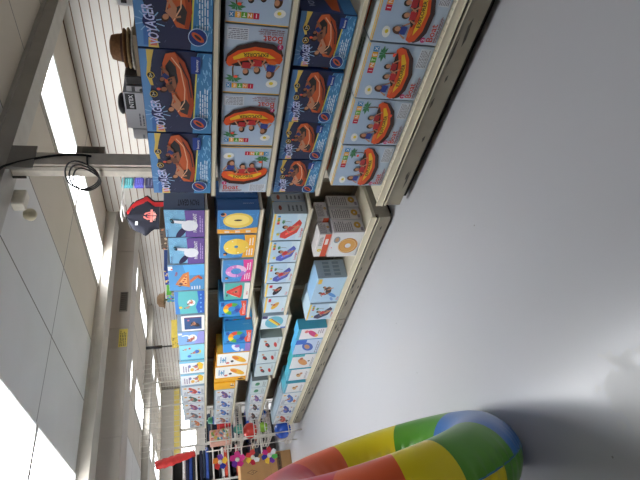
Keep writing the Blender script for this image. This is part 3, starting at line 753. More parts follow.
nav = linedside((52, 104, 164), 'DONUT LOUNGE')
row(.818, 1.884, .09, 'boxed pool rings on the second shelf of the second unit', [
    ('oval_float_box', 'blue box picturing a flat yellow oval float, front of its stack', 2.04, 2.252, 1.066, oval_lounge, dict(side=nav, base=(36, 72, 120))),
    ('oval_float_box', 'dark blue box behind the yellow oval float box, middle one,', 2.036, 2.25, 1.07, oval_lounge, dict(side=nav, xf=1.976, dep=.072, base=(36, 72, 120))),
    ('oval_float_box', 'dark blue box behind the yellow oval float box, rear one,', 2.034, 2.25, 1.07, oval_lounge, dict(side=nav, xf=2.05, dep=.07, base=(36, 72, 120))),
    ('ring_float_box', 'blue box picturing a round yellow ring float', 2.266, 2.50, 1.046, yellow_ring, dict(dep=.2)),
    ('donut_float_box', 'blue box with a pink donut ring', 2.522, 2.78, 1.022, pink_ring, dict(dep=.2)),
    ('melon_float_box', 'teal box with a red watermelon slice float', 2.795, 3.012, 1.0, melon, dict(dep=.2)),
    ('rainbow_ring_box', 'blue box with a rainbow ring, nearer of two,', 3.03, 3.25, 1.03, rainbow_ring, dict(dep=.2, base=(60, 150, 215))),
], 'on the second unit')
bl = linedside((66, 160, 220), 'COLOR RING', (150, 200, 230))
row(.745, 1.884, .1, 'boxes on the second shelf of the third unit', [
    ('rainbow_ring_box', 'blue box with a rainbow ring, farther of two,', 3.49, 3.70, .98, rainbow_ring, dict(side=bl, base=(50, 140, 200))),
    ('rainbow_ring_box', 'blue box tucked behind the farther rainbow ring box', 3.46, 3.7, .98, rainbow_ring, dict(side=bl, xf=1.99, dep=.1, base=(50, 140, 200))),
    ('blue_float_box', 'blue box with white and purple float', 3.712, 3.872, .98, bluewhite, dict(dep=.2, base=(60, 150, 215))),
    ('banana_float_box', 'white box with a yellow and orange float, nearer of two,', 3.89, 4.14, 1.03, banana, dict(dep=.2, base=(244, 180, 60))),
    ('banana_float_box', 'white box with a yellow and orange float, farther of two,', 4.155, 4.41, 1.04, banana, dict(dep=.2, base=(244, 180, 60))),
    ('orange_box', 'bright orange yellow box', 4.42, 4.485, 1.045, orangebox, dict(dep=.2, base=(246, 182, 44))),
], 'on the third unit')
row(.838, 1.88, .2, 'boxes on the second shelf of the farthest unit', [
    ('orange_box', 'bright orange yellow box', 4.52, 4.67, 1.045, orangebox, dict(base=(246, 182, 44))),
    ('pale_toy_box', 'pale box with purple boat toy', 4.69, 4.94, 1.035, lambda d: pale(d, (110, 80, 140))),
    ('pale_toy_box', 'pale box with blue toy, nearer of two,', 4.95, 5.19, 1.03, lambda d: pale(d, (50, 110, 190))),
    ('pale_toy_box', 'pale box with blue toy, farther of two,', 5.2, 5.44, 1.03, lambda d: pale(d, (60, 120, 200), (40, 60, 120))),
    ('pale_toy_box', 'pale box with brown toy', 5.45, 5.68, 1.03, lambda d: pale(d, (150, 100, 80))),
], 'on the farthest unit\'s second shelf')
gs = linedside((120, 126, 130))
def lside(d):
    d.rect(0, 0, 1, 1, (186, 194, 198)); d.ell(.5, .8, .1, .05, (150, 70, 50)); d.fine(.2, .1, .8, .6, 4, (96, 102, 108), 3)
row(.522, 1.884, .1, 'boxed lounges on the third shelf of the second unit', [
    ('lounge_box', 'pale box with red lounge float, front of stack', 2.08, 2.332, .732, lounge((214, 70, 60)), dict(side=lside)),
    ('lounge_box', 'grey sided box right behind the red lounge box', 2.076, 2.33, .735, lounge((214, 70, 60)), dict(side=lside, xf=1.988, dep=.064)),
    ('lounge_box', 'grey sided box rear of the red lounge stack', 2.074, 2.33, .735, lounge((214, 70, 60)), dict(side=lside, xf=2.056, dep=.062)),
    ('lounge_box', 'pale box with blue lounge float, nearer of two,', 2.345, 2.572, .728, lounge((84, 100, 190)), dict(dep=.2)),
    ('lounge_box', 'pale box with blue lounge float, farther of two,', 2.582, 2.82, .72, lounge((80, 90, 170)), dict(dep=.2)),
    ('float_mat_box', 'pale box with a black float', 2.832, 3.0, .705, mats((36, 38, 54)), dict(dep=.2)),
    ('float_mat_box', 'pale box with a yellow and black float', 3.014, 3.235, .69, mats((226, 180, 60)), dict(dep=.2)),
], 'on the second unit\'s third shelf')
row(.476, 1.884, .2, 'boxes on the third shelf of the third unit', [
    ('circle_float_box', 'box with yellow stripe across a teal circle', 3.285, 3.5, .69, circlebox),
    ('red_toy_box', 'greenish pale box with red toys, nearest of three,', 3.66, 3.905, .672, redtoys, dict(side=plain((130, 146, 146)))),
    ('red_toy_box', 'greenish pale box with red toys, middle of three,', 3.915, 4.165, .668, redtoys),
    ('red_toy_box', 'greenish pale box with red toys, farthest of three,', 4.175, 4.45, .664, redtoys),
], 'on the third unit')
row(.51, 1.884, .2, 'boxes on the third shelf of the farthest unit', [
    ('green_toy_box', 'pale box with a dark green toy, nearer of two,', 4.56, 4.72, .675, greentoys, dict(side=plain((110, 120, 122)))),
    ('green_toy_box', 'pale box with a dark green toy, farther of two,', 4.73, 4.9, .675, greentoys),
    ('pale_toy_box', 'pale box with purple toy', 4.91, 5.15, .67, lambda d: pale(d, (110, 80, 140))),
    ('pale_toy_box', 'pale box with black toy, nearer of two,', 5.16, 5.42, .665, lambda d: pale(d, (40, 40, 50))),
    ('pale_toy_box', 'pale box with black toy, farther of two,', 5.43, 5.7, .66, lambda d: pale(d, (50, 46, 56), (120, 120, 130))),
], 'on the farthest unit\'s third shelf')
row(.142, 1.802, .1, 'boxes on the base shelf of the second unit', [
    ('donut_ring_box', 'white tan donut ring box, front of its stack', 2.17, 2.42, .355, donut, dict(side=donut_side, base=(200, 196, 198))),
    ('donut_ring_box', 'white box right behind the tan donut box', 2.16, 2.42, .355, donut, dict(side=donut_side, xf=1.904, dep=.095, base=(200, 196, 198))),
    ('donut_ring_box', 'white box at the rear of the tan donut stack', 2.15, 2.42, .355, donut, dict(side=donut_side, xf=2.006, dep=.098, base=(200, 196, 198))),
    ('yellow_float_box', 'white box with orange panel lying on the donut boxes', 2.2, 2.43, .44, upper_float, dict(z0=.356, xf=1.815, dep=.1, side=donut_side, base=(206, 202, 200))),
    ('yellow_float_box', 'white box behind the orange panelled one, on donut boxes,', 2.17, 2.43, .44, upper_float, dict(z0=.356, xf=1.925, dep=.14, side=donut_side, base=(206, 202, 200))),
    ('swimmer_float_box', 'light blue box with two people on floats', 2.67, 2.995, .365, swimmers, dict(side=swimmers_side, top=plain((150, 190, 225)), dep=.16)),
    ('lounge_box', 'pale blue box with black lounge float', 3.02, 3.255, .36, lounge((60, 60, 90)), dict(dep=.2, top=plain((190, 214, 230)))),
], 'on the second unit\'s base shelf')
row(.142, 1.802, .2, 'boxes on the base shelf of the third unit', [
    ('pink_float_box', 'white box with a magenta float', 3.4, 3.58, .39, pinkfloat, dict(dep=.1, side=plain((70, 160, 190)), top=plain((90, 180, 230)), base=(80, 180, 220))),
    ('blue_float_box', 'white box with a blue float', 3.59, 3.86, .38, bluefloat, dict(dep=.1, top=plain((90, 180, 230)), base=(80, 170, 220))),
    ('orange_float_box', 'white box with a tan float', 3.875, 4.16, .37, orangefloat, dict(dep=.1, side=plain((70, 160, 190)), top=plain((70, 170, 180)), base=(90, 190, 210))),
    ('beige_toy_box', 'white box with small tan toys', 4.19, 4.44, .36, beige, dict(dep=.1, side=plain((80, 176, 200)), top=plain((90, 186, 210)), base=(110, 190, 210))),
], 'on the third unit\'s base shelf')
row(.142, 1.802, .2, 'boxes on the base shelf of the farthest unit', [
    ('beige_toy_box', 'white box with small tan toys', 4.52, 4.75, .35, beige, dict(side=plain((80, 176, 200)), top=plain((90, 186, 210)))),
    ('pale_toy_box', 'pale box with blue and orange toys', 4.77, 5.08, .36, lambda d: pale(d, (60, 110, 190), (216, 120, 60))),
    ('pale_toy_box', 'pale box with navy toy', 5.09, 5.4, .36, lambda d: pale(d, (50, 80, 170))),
    ('pale_toy_box', 'pale box with red toy', 5.41, 5.7, .36, lambda d: pale(d, (200, 70, 60), (60, 60, 70))),
], 'on the farthest unit\'s base shelf')

# ================================================================== things on the far side of the shelving, seen over the boxes
ZB = 1.102
def whitebox(d):
    d.rect(0, 0, 1, 1, (196, 198, 206)); d.fine(.06, .66, .5, .9, 4, (120, 122, 136), 3)
def intexwhite(d):
    d.rect(0, 0, 1, 1, (200, 200, 206)); d.rect(.55, .87, .98, .985, (26, 26, 30)); d.text('INTEX', .58, .895, .07, (226, 226, 230), 0, .36); d.fine(.08, .78, .5, .86, 2, (110, 112, 124), 5); d.fine(.1, .66, .6, .76, 2, (130, 132, 142), 6)
def greybox(d):
    d.rect(0, 0, 1, 1, (164, 162, 164)); d.rect(0, .9, 1, .94, (40, 38, 38)); d.ell(.3, .82, .03, .03, (50, 46, 46))
gb = 'boxes on the rear side of the nearest unit'
carton('pump_box', 'white box with black logo label behind the large navy boxes', gb, 1.526, 1.755, ZB + .003, 1.535, 2.24, .2, intexwhite, None, None, 0, (196, 198, 204))
carton('white_box', 'plain pale box beside the post behind the large navy boxes', gb, 1.76, 1.828, ZB + .003, 1.51, 2.24, .2, whitebox, None, None, 0, (190, 192, 200))
carton('grey_box', 'grey box between the hats and the black logo box', gb, 1.488, 1.522, ZB + .003, 1.515, 2.24, .2, greybox, None, None, 0, (150, 148, 150))
carton('display_box', 'brown carton under the stacked hats', gb, 1.215, 1.43, ZB + .003, 1.455, 2.24, .22, plain((150, 130, 104)), None, None, 0, (150, 130, 104))
mb = MB(); mb.box(2.25, 2.4, 1.436, 1.484, ZB + .003, 1.515, mat((96, 92, 90), .5)); mb.box(2.246, 2.25, 1.44, 1.48, 1.2, 1.508, mat((34, 30, 30), .3))
tag(mb.build('picture_box', None, (2.32, 1.46, ZB)), 'narrow box with a black front panel beside the hats', 'box')
mb = MB(); mb.sphere((2.33, 1.66, 1.536), .05, mat((36, 34, 36), .5), 18, 12, None, (1, 1.2, .45))
ob = mb.build('pump_nozzle', None, (2.33, 1.66, 1.536)); tag(ob, 'black dome lying on top of the black logo box', 'pump'); ob.location.z = 1.535 + .0225
for k, (z, c, lb) in enumerate(((1.4565, (214, 208, 196), 'cream straw hat at the bottom of the hat stack'), (1.4765, (176, 146, 104), 'tan straw hat in the middle of the hat stack'), (1.4965, (140, 98, 62), 'brown straw hat on top of the hat stack'))):
    t = empty('straw_hat', (2.33, 1.335, z), lb, 'hat', 'stacked straw hats')
    mb = MB(); sc = 1 - .04 * k
    mb.lathe([(.065, .004), (.085, .0), (.10 * sc, .006), (.10 * sc, .011), (.085, .006), (.066, .01)], (2.33, 1.335, z), mat(c, .8, 0, .2, 90), 28); mb.build('brim', t)
    mb = MB(); mb.lathe([(.066, .008), (.064, .04), (.056, .068), (.035, .076), (.0, .07)], (2.33, 1.335, z), mat(c, .8, 0, .2, 90), 28); mb.build('crown', t)
    mb = MB(); mb.lathe([(.068, .008), (.067, .024)], (2.33, 1.335, z), mat((90, 60, 44), .7), 28); mb.build('hat_band', t)
mb = MB(); mb.box(2.24, 2.4, .86, 1.08, ZB + .003, 1.5, mat((206, 206, 208), .4)); d = Art(mb, (2.24, 1.08, ZB), (0, -.22, 0), (0, 0, .4), (-1, 0, 0))
d.rect(.05, .9, .95, .96, (24, 24, 26)); d.poly([(.1, .75), (.5, .85), (.9, .72), (.9, .8), (.5, .92), (.1, .82)], (30, 30, 34)); d.rect(.3, .7, .4, .96, (60, 80, 76)); d.rect(.6, .72, .68, .96, (40, 60, 56))
tag(mb.build('black_white_box', None, (2.32, .97, ZB)), 'black and white patterned pack behind the first navy box', 'box')
def pattern(seed, cols):
    def f(d):
        r = random.Random(seed); d.rect(0, 0, 1, 1, cols[0])
        for i in range(30): d.ell(r.random(), .6 + .4 * r.random(), .03, .025, cols[1 + i % (len(cols) - 1)], r.random() * 3, 8); d.L -= 1
    return f
gb = 'items on the rear side of the second and third units'
carton('patterned_box', 'brown speckled box showing over the peacock boxes', gb, 2.6, 2.84, ZB + .003, 1.43, 2.24, .2, pattern(3, [(96, 80, 66), (200, 180, 150), (60, 50, 50), (220, 130, 90)]), None, None, 0, (96, 82, 70))
carton('blue_toy_box', 'blue and yellow box showing over the teal box', gb, 3.1, 3.3, ZB + .003, 1.43, 2.24, .2, pattern(5, [(40, 70, 160), (236, 200, 90), (30, 40, 90), (220, 190, 150)]), None, None, 0, (60, 90, 160))
carton('green_toy_box', 'lime green and blue box showing over the framed box', gb, 3.45, 3.56, ZB + .003, 1.43, 2.24, .2, pattern(6, [(60, 130, 190), (120, 210, 80), (30, 50, 90), (200, 120, 80), (130, 220, 90)]), None, None, 0, (120, 210, 80))
carton('yellow_pack', 'yellow and brown pack showing over the yellow toy boxes', gb, 4.2, 4.40, ZB + .003, 1.43, 2.24, .2, pattern(8, [(226, 196, 70), (150, 110, 60), (240, 220, 130), (90, 80, 60)]), None, None, 0, (226, 200, 90))
for y, lb, c in ((3.68, 'brown straw hat on a stand behind the framed and swan boxes', (120, 92, 66)),):
    t = empty('straw_hat', (2.34, y, ZB), lb, 'hat', 'hats on rear shelf')
    mb = MB(); mb.lathe([(.0, .0), (.03, .0), (.03, .01), (.008, .02), (.008, .35), (.03, .36), (.0, .365)], (2.34, y, ZB + .001), M_kick, 12); mb.build('stand', t)
    mb = MB(); mb.lathe([(.06, .36), (.075, .355), (.076, .36), (.062, .368), (.058, .4), (.03, .42), (.0, .418)], (2.34, y, ZB), mat(c, .8, 0, .2, 90), 24); mb.build('hat_body', t)
# teal basket by the peacock boxes and a camera arm
t = empty('camera_arm', (2.2, 4.46, 1.38), 'black pole arm jutting up above the third unit', 'camera')
mb = MB(); mb.tube([(2.3, 4.47, 1.103), (2.3, 4.47, 1.55)], .008, blk, 8); mb.build('pole', t)
mb = MB(); mb.tube([(2.3, 4.47, 1.53), (2.3, 4.47, 1.68)], .016, blk, 10); mb.build('grip', t)

# ================================================================== clothes on the slatwall
def shirt(x, y, z, label, cols, emb=False):
    # faces -Y, hangs on an arm from the wall
    t = empty('t_shirt', (x, y, z - .35), label, 'shirt', 'shirts on the wall arm')
    mb = MB(); out = [(-.07, 0), (-.2, -.045), (-.31, -.2), (-.23, -.26), (-.19, -.2), (-.2, -.5), (.2, -.5), (.19, -.2), (.23, -.26), (.31, -.2), (.2, -.045), (.07, 0), (.03, -.035), (-.03, -.035)]
    # shaped body: front and back bulged from the outline
    grid = []; nx, nz = 16, 18
    m = mat(cols, .8, 0, .12, 20)
    def half(u):                     # half width at depth u (0 top .. .5 bottom)
        if u < .045: return .07 + (.13) * u / .045
        if u < .2: return .2 + .11 * (u - .045) / .155
        if u < .26: return .31 - .1 * (u - .2) / .06
        return .2
    vs = []; fs = []
    for sgn in (-1, 1):
        for k in range(nz + 1):
            u = .5 * k / nz; w = half(u) * .84
            for i in range(nx + 1):
                a = -1 + 2 * i / nx
                th = .03 * (1 - a * a) ** .5 + .006 * math.sin(9 * a + 5 * u + x * 7) * (1 - a * a)
                zz = z - u - .06 * (1 - math.cos(min(abs(a) * 1.6, 1.57))) * (1 if u < .15 else 0) * .3
                vs.append((x + a * w, y + sgn * th, zz))
    S = (nz + 1) * (nx + 1)
    for h in (0, 1):
        for k in range(nz):
            for i in range(nx):
                q = [h * S + k * (nx + 1) + i, h * S + k * (nx + 1) + i + 1, h * S + (k + 1) * (nx + 1) + i + 1, h * S + (k + 1) * (nx + 1) + i]
                fs.append(q if h == 0 else q[::-1])
    mb.add(vs, fs, m, True)
    b = mb.build('body', t)
    if emb:
        mb = MB(); d = Art(mb, (x - .12, y - .034, z - .33), (.24, 0, 0), (0, 0, .2), (0, -1, 0))
        d.ell(.5, .5, .3, .36, (214, 120, 110), 0, 9); d.ell(.5, .52, .2, .24, (40, 30, 46), 0, 9); d.ell(.5, .5, .14, .16, (220, 90, 90)); d.rect(.12, .36, .88, .48, (220, 130, 120)); d.fine(.2, .2, .8, .34, 2, (230, 200, 190), 3)
        mb.build('chest_print', t)
        mb = MB(); mb.box(x - .13, x - .08, y - .037, y - .034, z - .11, z - .085, mat((220, 220, 220), .5)); mb.build('size_tag', t)
    mb = MB(); mb.tube([(x - .15, y, z - .045), (x, y, z + .012), (x + .15, y, z - .045)], .006, blk, 6); mb.tube([(x, y, z + .012), (x, y, z + .04), (x + .008, y - .004, z + .052)], .003, mat((180, 180, 180), .3, 1), 6)
    mb.build('hanger', t)
mb = MB(); ch = mat((206, 204, 200), .3, .4); mb.box(4.185, 4.2, 3.9, 3.97, 1.86, 1.96, ch)
mb.tube([(4.19, 3.935, 1.93), (3.95, 3.935, 1.93), (3.95, 4.16, 1.93)], .008, ch, 8); mb.tube([(3.80, 3.95, 1.93), (3.80, 4.2, 1.93)], .008, ch, 8); mb.tube([(3.95, 3.96, 1.93), (3.62, 3.96, 1.93), (3.62, 4.08, 1.93)], .008, ch, 8)
tag(mb.build('wall_arm', None, (4.19, 3.935, 1.9)), 'white metal display arm on the slatted wall holding shirts', 'display arm')
shirt(3.80, 4.15, 1.90, 'red shirt hanging behind the navy shirt', (200, 40, 44))
shirt(3.645, 4.06, 1.878, 'navy shirt with a red round chest print hanging by the slatted wall', (18, 20, 36), True)
shirt(3.90, 4.23, 1.90, 'black shirt at the back of the hanging shirts', (24, 24, 28))
gp = 'packets hung on the slatted wall'
for i, (x, c, w, lb) in enumerate(((1.90, (90, 180, 190), .12, 'teal patterned packet hung on the slatted wall by the post'), (1.775, (84, 84, 190), .10, 'blue and white striped packet hung beside the teal one'), (1.625, (52, 56, 90), .17, 'dark slate packet hung on the slatted wall'), (1.485, (150, 160, 226), .09, 'lavender packet lowest on the slatted wall beside the post'))):
    mb = MB(); mb.cbox(4.06, 4.1995, 3.98, 4.03, x - w / 2, x + w / 2, mat(c, .5, 0, .25, 60), .01)
    d = Art(mb, (4.06, 3.98, x - w / 2), (.139, 0, 0), (0, 0, w), (0, -1, 0)); d.fine(.05, .1, .9, .9, 4, tuple(min(255, v + 60) for v in c), i + 2)
    tag(mb.build('packet', None, (4.13, 4.0, x - w / 2)), lb, 'packet', gp)

# ================================================================== END OF THE RUN: wire basket stand, balls, toys
M_wire = mat((214, 210, 200), .35, .2)
t = empty('wire_basket_stand', (1.9, 5.95, 0), 'white wire basket stand with balls at the far end of the shelving', 'basket stand')
X0, X1, Y0, Y1 = 1.69, 2.12, 5.765, 6.15
mb = MB()
for x in (X0 + .03, X1 - .03):
    for y in (Y0 + .006, Y1 - .01): mb.tube([(x, y, 0), (x, y, 1.12)], .006, M_wire, 6)
mb.build('frame', t)
for z in (.09, .37, .50, .70, .83):
    mb = MB(); h = .07
    for k in range(3):
        zz = z + h * k / 2; mb.tube([(X0, Y0, zz), (X1, Y0, zz), (X1, Y1, zz), (X0, Y1, zz)], .003 if k < 2 else .005, M_wire, 5, True)
    n = 9
    for i in range(n):
        x = X0 + (X1 - X0) * i / (n - 1); mb.tube([(x, Y0, z + h), (x, Y0, z), (x, Y1, z), (x, Y1, z + h)], .0025, M_wire, 4)
        y = Y0 + (Y1 - Y0) * i / (n - 1); mb.tube([(X0, y, z + h), (X0, y, z), (X1, y, z), (X1, y, z + h)], .0025, M_wire, 4)
    mb.build('basket', t)
mb = MB()
for z, y in ((.98, 6.06), (.78, 6.06), (.6, 6.06), (.4, 6.06)): mb.tube([(X0, y, z), (1.5, y, z), (1.49, y, z + .015)], .0035, M_wire, 5)
mb.build('hook_arm', t)
def ball(c, r, rgb, label, rgb2=None):
    mb = MB(); m = mat(rgb, .25, 0, .03, 5, 0, .3); m2 = mat(rgb2 or rgb, .25, 0, .03, 5, 0, .3)
    mb.sphere(c, r, m, 24, 16, lambda k, j: m2 if (j // 4) % 2 else m)
    tag(mb.build('ball', None, c), label, 'ball', 'play balls in the wire baskets')
ball((1.81, 5.98, .197), .104, (40, 90, 200), 'large shiny blue ball in the lowest wire basket')
ball((1.87, 5.97, .434), .06, (150, 200, 70), 'lime green ball in the wire stand above the blue ball')
ball((2.0, 5.88, .434), .055, (60, 110, 200), 'small blue and white ball beside the lime ball', (220, 226, 240))
ball((1.85, 5.975, .596), .092, (226, 70, 60), 'glossy red ball in the middle wire basket')
def bx(name, label, cat, x0, x1, y0, y1, z0, z1, c, art=None):
    mb = MB(); mb.cbox(x0, x1, y0, y1, z0, z1, mat(c, .5, 0, .1, 30), .008)
    if art: art(Art(mb, (x0, y0, z0), (x1 - x0, 0, 0), (0, 0, z1 - z0), (0, -1, 0)))
    return tag(mb.build(name, None, ((x0 + x1) / 2, (y0 + y1) / 2, z0)), label, cat)
bx('red_packet', 'red and pink packet beside the large blue ball', 'packet', 1.93, 2.1, 5.8, 6.0, .0935, .23, (206, 60, 80))
bx('grey_box', 'small grey box behind the blue ball in the lowest basket', 'box', 1.95, 2.1, 6.02, 6.12, .0935, .3, (170, 172, 176))
bx('red_box', 'red box in the top wire basket', 'box', 1.88, 2.08, 5.79, 5.97, .8335, .96, (206, 44, 52), lambda d: d.poly([(.1, .2), (.5, .6), (.9, .3), (.5, .45)], (236, 200, 200)))
mb = MB(); mb.lathe([(.055, 0), (.05, .05), (.03, .09), (.0, .1)], (1.86, 5.9, .7035), mat((90, 180, 160), .4), 18)
tag(mb.build('toy_cone', None, (1.86, 5.9, .7)), 'teal cone shaped toy in the wire stand', 'toy')
mb = MB(); cs = [mat(c, .4) for c in ((220, 70, 60), (230, 230, 230), (60, 150, 110), (50, 80, 180), (60, 150, 110), (90, 180, 150))]
mb.lathe([(.05, 0), (.055, .05), (.055, .1), (.05, .15), (.045, .2), (.035, .25), (.0, .26)], (2.06, 6.06, .8335), cs[0], 16, 'z', lambda k, j: cs[k % 6])
tag(mb.build('toy_tube', None, (2.06, 6.06, .8335)), 'striped green red and blue tube toy in the top basket', 'toy')
def candy(d):
    r = random.Random(4)
    for i in range(34): d.ell(.08 + .84 * r.random(), .08 + .84 * r.random(), .07, .05, [(220, 190, 90), (120, 180, 90), (230, 120, 110), (240, 240, 220), (90, 160, 190)][i % 5], r.random() * 3, 8); d.L -= 1
bx('toy_bag', 'multicoloured bag of small toys in the top wire basket', 'toy bag', 1.72, 1.86, 5.8, 6.0, .8335, 1.08, (224, 170, 150), candy)
def pinwheel(x, y, z, cols, label, r=.09):
    t = empty('pinwheel', (x, y, z), label, 'pinwheel', 'colourful pinwheels hanging on the wire stand')
    mb = MB(); n = len(cols)
    for i, c in enumerate(cols):
        a = 2 * PI * i / n; w = PI / n * 1.15
        P = lambda rr, an, dy: (x + rr * math.cos(an), y + dy, z + rr * math.sin(an))
        vs = [P(0, 0, -.004), P(r * .7, a - w, -.012), P(r, a - w * .3, -.022), P(r * .95, a + w * .5, -.01), P(r * .4, a + w, -.004)]
        vs2 = [(v[0], v[1] + .006, v[2]) for v in vs]
        mb.add(vs + vs2, [(0, 1, 2, 3, 4), (9, 8, 7, 6, 5), (0, 5, 6, 1), (1, 6, 7, 2), (2, 7, 8, 3), (3, 8, 9, 4), (4, 9, 5, 0)], mat(c, .35))
    mb.build('petals', t)
    mb = MB(); mb.sphere((x, y - .012, z), r * .28, mat((232, 232, 220), .4), 14, 8); mb.build('hub', t)
    mb = MB(); mb.tube([(x, y + .004, z), (x, y + .02, z + .02)], .004, M_wire, 6); mb.build('clip', t)
MG, PU, BL, GR = (206, 40, 130), (110, 50, 160), (40, 50, 160), (90, 190, 90)
pinwheel(1.545, 6.03, .39, [RED, MG, BL, YEL, PU, GR, WHITE], 'pinwheel of red, pink, blue and green petals, lowest by the blue ball', .1)
pinwheel(1.55, 6.03, .59, [RED, RED, YEL, (190, 30, 60), WHITE, (40, 40, 50)], 'mostly red pinwheel with yellow tip beside the carton', .09)
pinwheel(1.55, 6.03, .77, [MG, MG, PU, MG, (226, 60, 150)], 'magenta pinwheel left of the red ball', .095)
pinwheel(1.55, 6.03, .97, [PU, (236, 140, 50), RED, BL, YEL], 'purple, orange and red pinwheel, topmost on the wire stand', .09)

# wire grid panel
mb = MB()
gx0, gx1, gz0, gz1, gy = 1.64, 2.74, 1.12, 1.84, 5.762
for i in range(19):
    x = gx0 + (gx1 - gx0) * i / 18; mb.tube([(x, gy, gz0), (x, gy, gz1)], .0032, M_wire, 5)
for i in range(5):
    z = gz0 + (gz1 - gz0) * i / 4; mb.tube([(gx0, gy - .006, z), (gx1, gy - .006, z)], .0032, M_wire, 5)
for x in (2.2, 2.5): mb.tube([(x, gy + .012, 0), (x, gy + .012, gz1)], .011, M_wire, 8)
tag(mb.build('wire_grid_panel', None, (2.3, gy, 0)), 'white wire grid panel rising above the end of the shelving', 'grid panel')

# ================================================================== garment rack, roll and carton beyond
t = empty('garment_rack', (1.45, 7.7, 0), 'white uprighted rack of folded dark and light clothes beyond the baskets', 'rack')
M_up = mat((206, 204, 198), .4)
mb = MB(); mb.box(2.22, 2.78, 8.0, 8.02, 0, 1.1, mat((60, 58, 58), .6)); mb.box(.62, 2.22, 8.0, 8.02, 0, 1.62, mat((60, 58, 58), .6)); mb.build('back_panel', t)
for x in (.62, 1.18, 1.7, 2.22, 2.76):
    mb = MB(); mb.box(x - .012, x + .012, 7.51, 7.54, 0, 1.72 if x < 2.5 else 1.1, M_up); mb.build('upright', t)
for z in (.3, .6, .8, 1.02, 1.26, 1.60):
    mb = MB(); mb.box(.62, 2.78 if z < 1.1 else 2.22, 7.545, 8.0, z - .018, z, mat((120, 116, 110), .5)); mb.box(.635, 2.21, 7.538, 7.545, z - .022, z, M_up); mb.build('shelf', t)
GC = [(34, 38, 60), (226, 226, 224), (30, 30, 36), (60, 90, 170), (190, 196, 206), (44, 60, 80), (40, 70, 150), (210, 80, 60), (180, 150, 90), (28, 28, 30)]
CN = {0: 'navy', 1: 'white', 2: 'black', 3: 'blue', 4: 'pale grey', 5: 'slate', 6: 'royal blue', 7: 'orange red', 8: 'tan', 9: 'charcoal'}
r = random.Random(11); SH = ['lowest shelf', 'second shelf up', 'third shelf up', 'fourth shelf up', 'fifth shelf up']; BAY = ['left', 'second', 'third', 'right']
for si, z in enumerate((.3, .6, .8, 1.02, 1.26)):
    hmax = (.26, .16, .18, .2, .28)[si]
    for bi, (x0, x1) in enumerate(((.66, 1.15), (1.21, 1.67), (1.73, 2.19), (2.25, 2.72))):
        zz = z + .002; k = 0
        if z > 1.1 and x0 > 2.22: continue
        if z > 1 and x0 > 2.22: hmax = .1
        while zz + .05 < z + hmax and k < 4:
            h = .036 + .012 * r.random(); ci = (si * 3 + bi * 5 + k * 3 + r.randrange(3)) % 10
            mb = MB(); a0 = x0 + .04 * r.random(); a1 = x1 - .04 * r.random()
            n = 7; 
            mb.cbox(a0, a1, 7.56, 7.92, zz, zz + h, mat(GC[ci], .85, 0, .15, 25), .014)
            mb.cbox(a0 + .006, a1 - .006, 7.556, 7.6, zz + .004, zz + h * .5, mat(GC[ci], .85, 0, .25, 25), .005)
            tag(mb.build('folded_garment', None, ((a0 + a1) / 2, 7.74, zz)), '%s folded garment, %s in its pile, %s bay, rack\'s %s' % (CN[ci], ('lowest', 'second', 'third', 'fourth')[k], BAY[bi], SH[si]), 'garment', 'folded clothes on the far rack')
            zz += h + .002; k += 1
t = empty('rolled_cloth', (2.05, 7.42, 1.26), 'rolled red cloth hanging slanted on the corner of the garment rack', 'cloth')
mb = MB(); pts = smooth([(1.99, 7.425, 1.80), (2.015, 7.42, 1.62), (2.05, 7.42, 1.45), (2.085, 7.42, 1.26)], 6)
mb.tube(pts, [.05 + .014 * math.sin(.6 + i * .17) + .006 * math.sin(i * 1.9) for i in range(len(pts))], mat((196, 48, 44), .6, 0, .15, 14), 14); mb.build('cloth', t)
mb = MB(); mb.tube([(1.99, 7.425, 1.80), (1.985, 7.46, 1.83), (1.985, 7.53, 1.725)], .006, M_up, 6); mb.build('hook', t)
mb = MB(); kb = mat((184, 142, 92), .75, 0, .07, 10); x0, x1, y0, y1, zt = 1.1, 1.77, 6.75, 7.2, .69
mb.cbox(x0, x1, y0, y1, 0, zt, kb, .004); d = Art(mb, (x0, y0, 0), (x1 - x0, 0, 0), (0, 0, zt), (0, -1, 0))
dark = (70, 52, 36)
d.rect(0, .42, 1, .425, (150, 112, 70)); d.poly([(.68, .68), (.725, .78), (.68, .88), (.635, .78)], dark); d.poly([(.68, .695), (.716, .78), (.68, .865), (.644, .78)], (184, 142, 92)); d.text('2', .665, .755, .055, dark)
d.rect(.45, .2, .98, .29, (110, 84, 56)); d.fine(.46, .21, .97, .28, 1, dark, 3); d.fine(.4, .32, .62, .44, 3, dark, 5)
tag(mb.build('cardboard_carton', None, (1.43, 6.97, 0)), 'large brown cardboard carton with a diamond mark on the floor', 'carton')

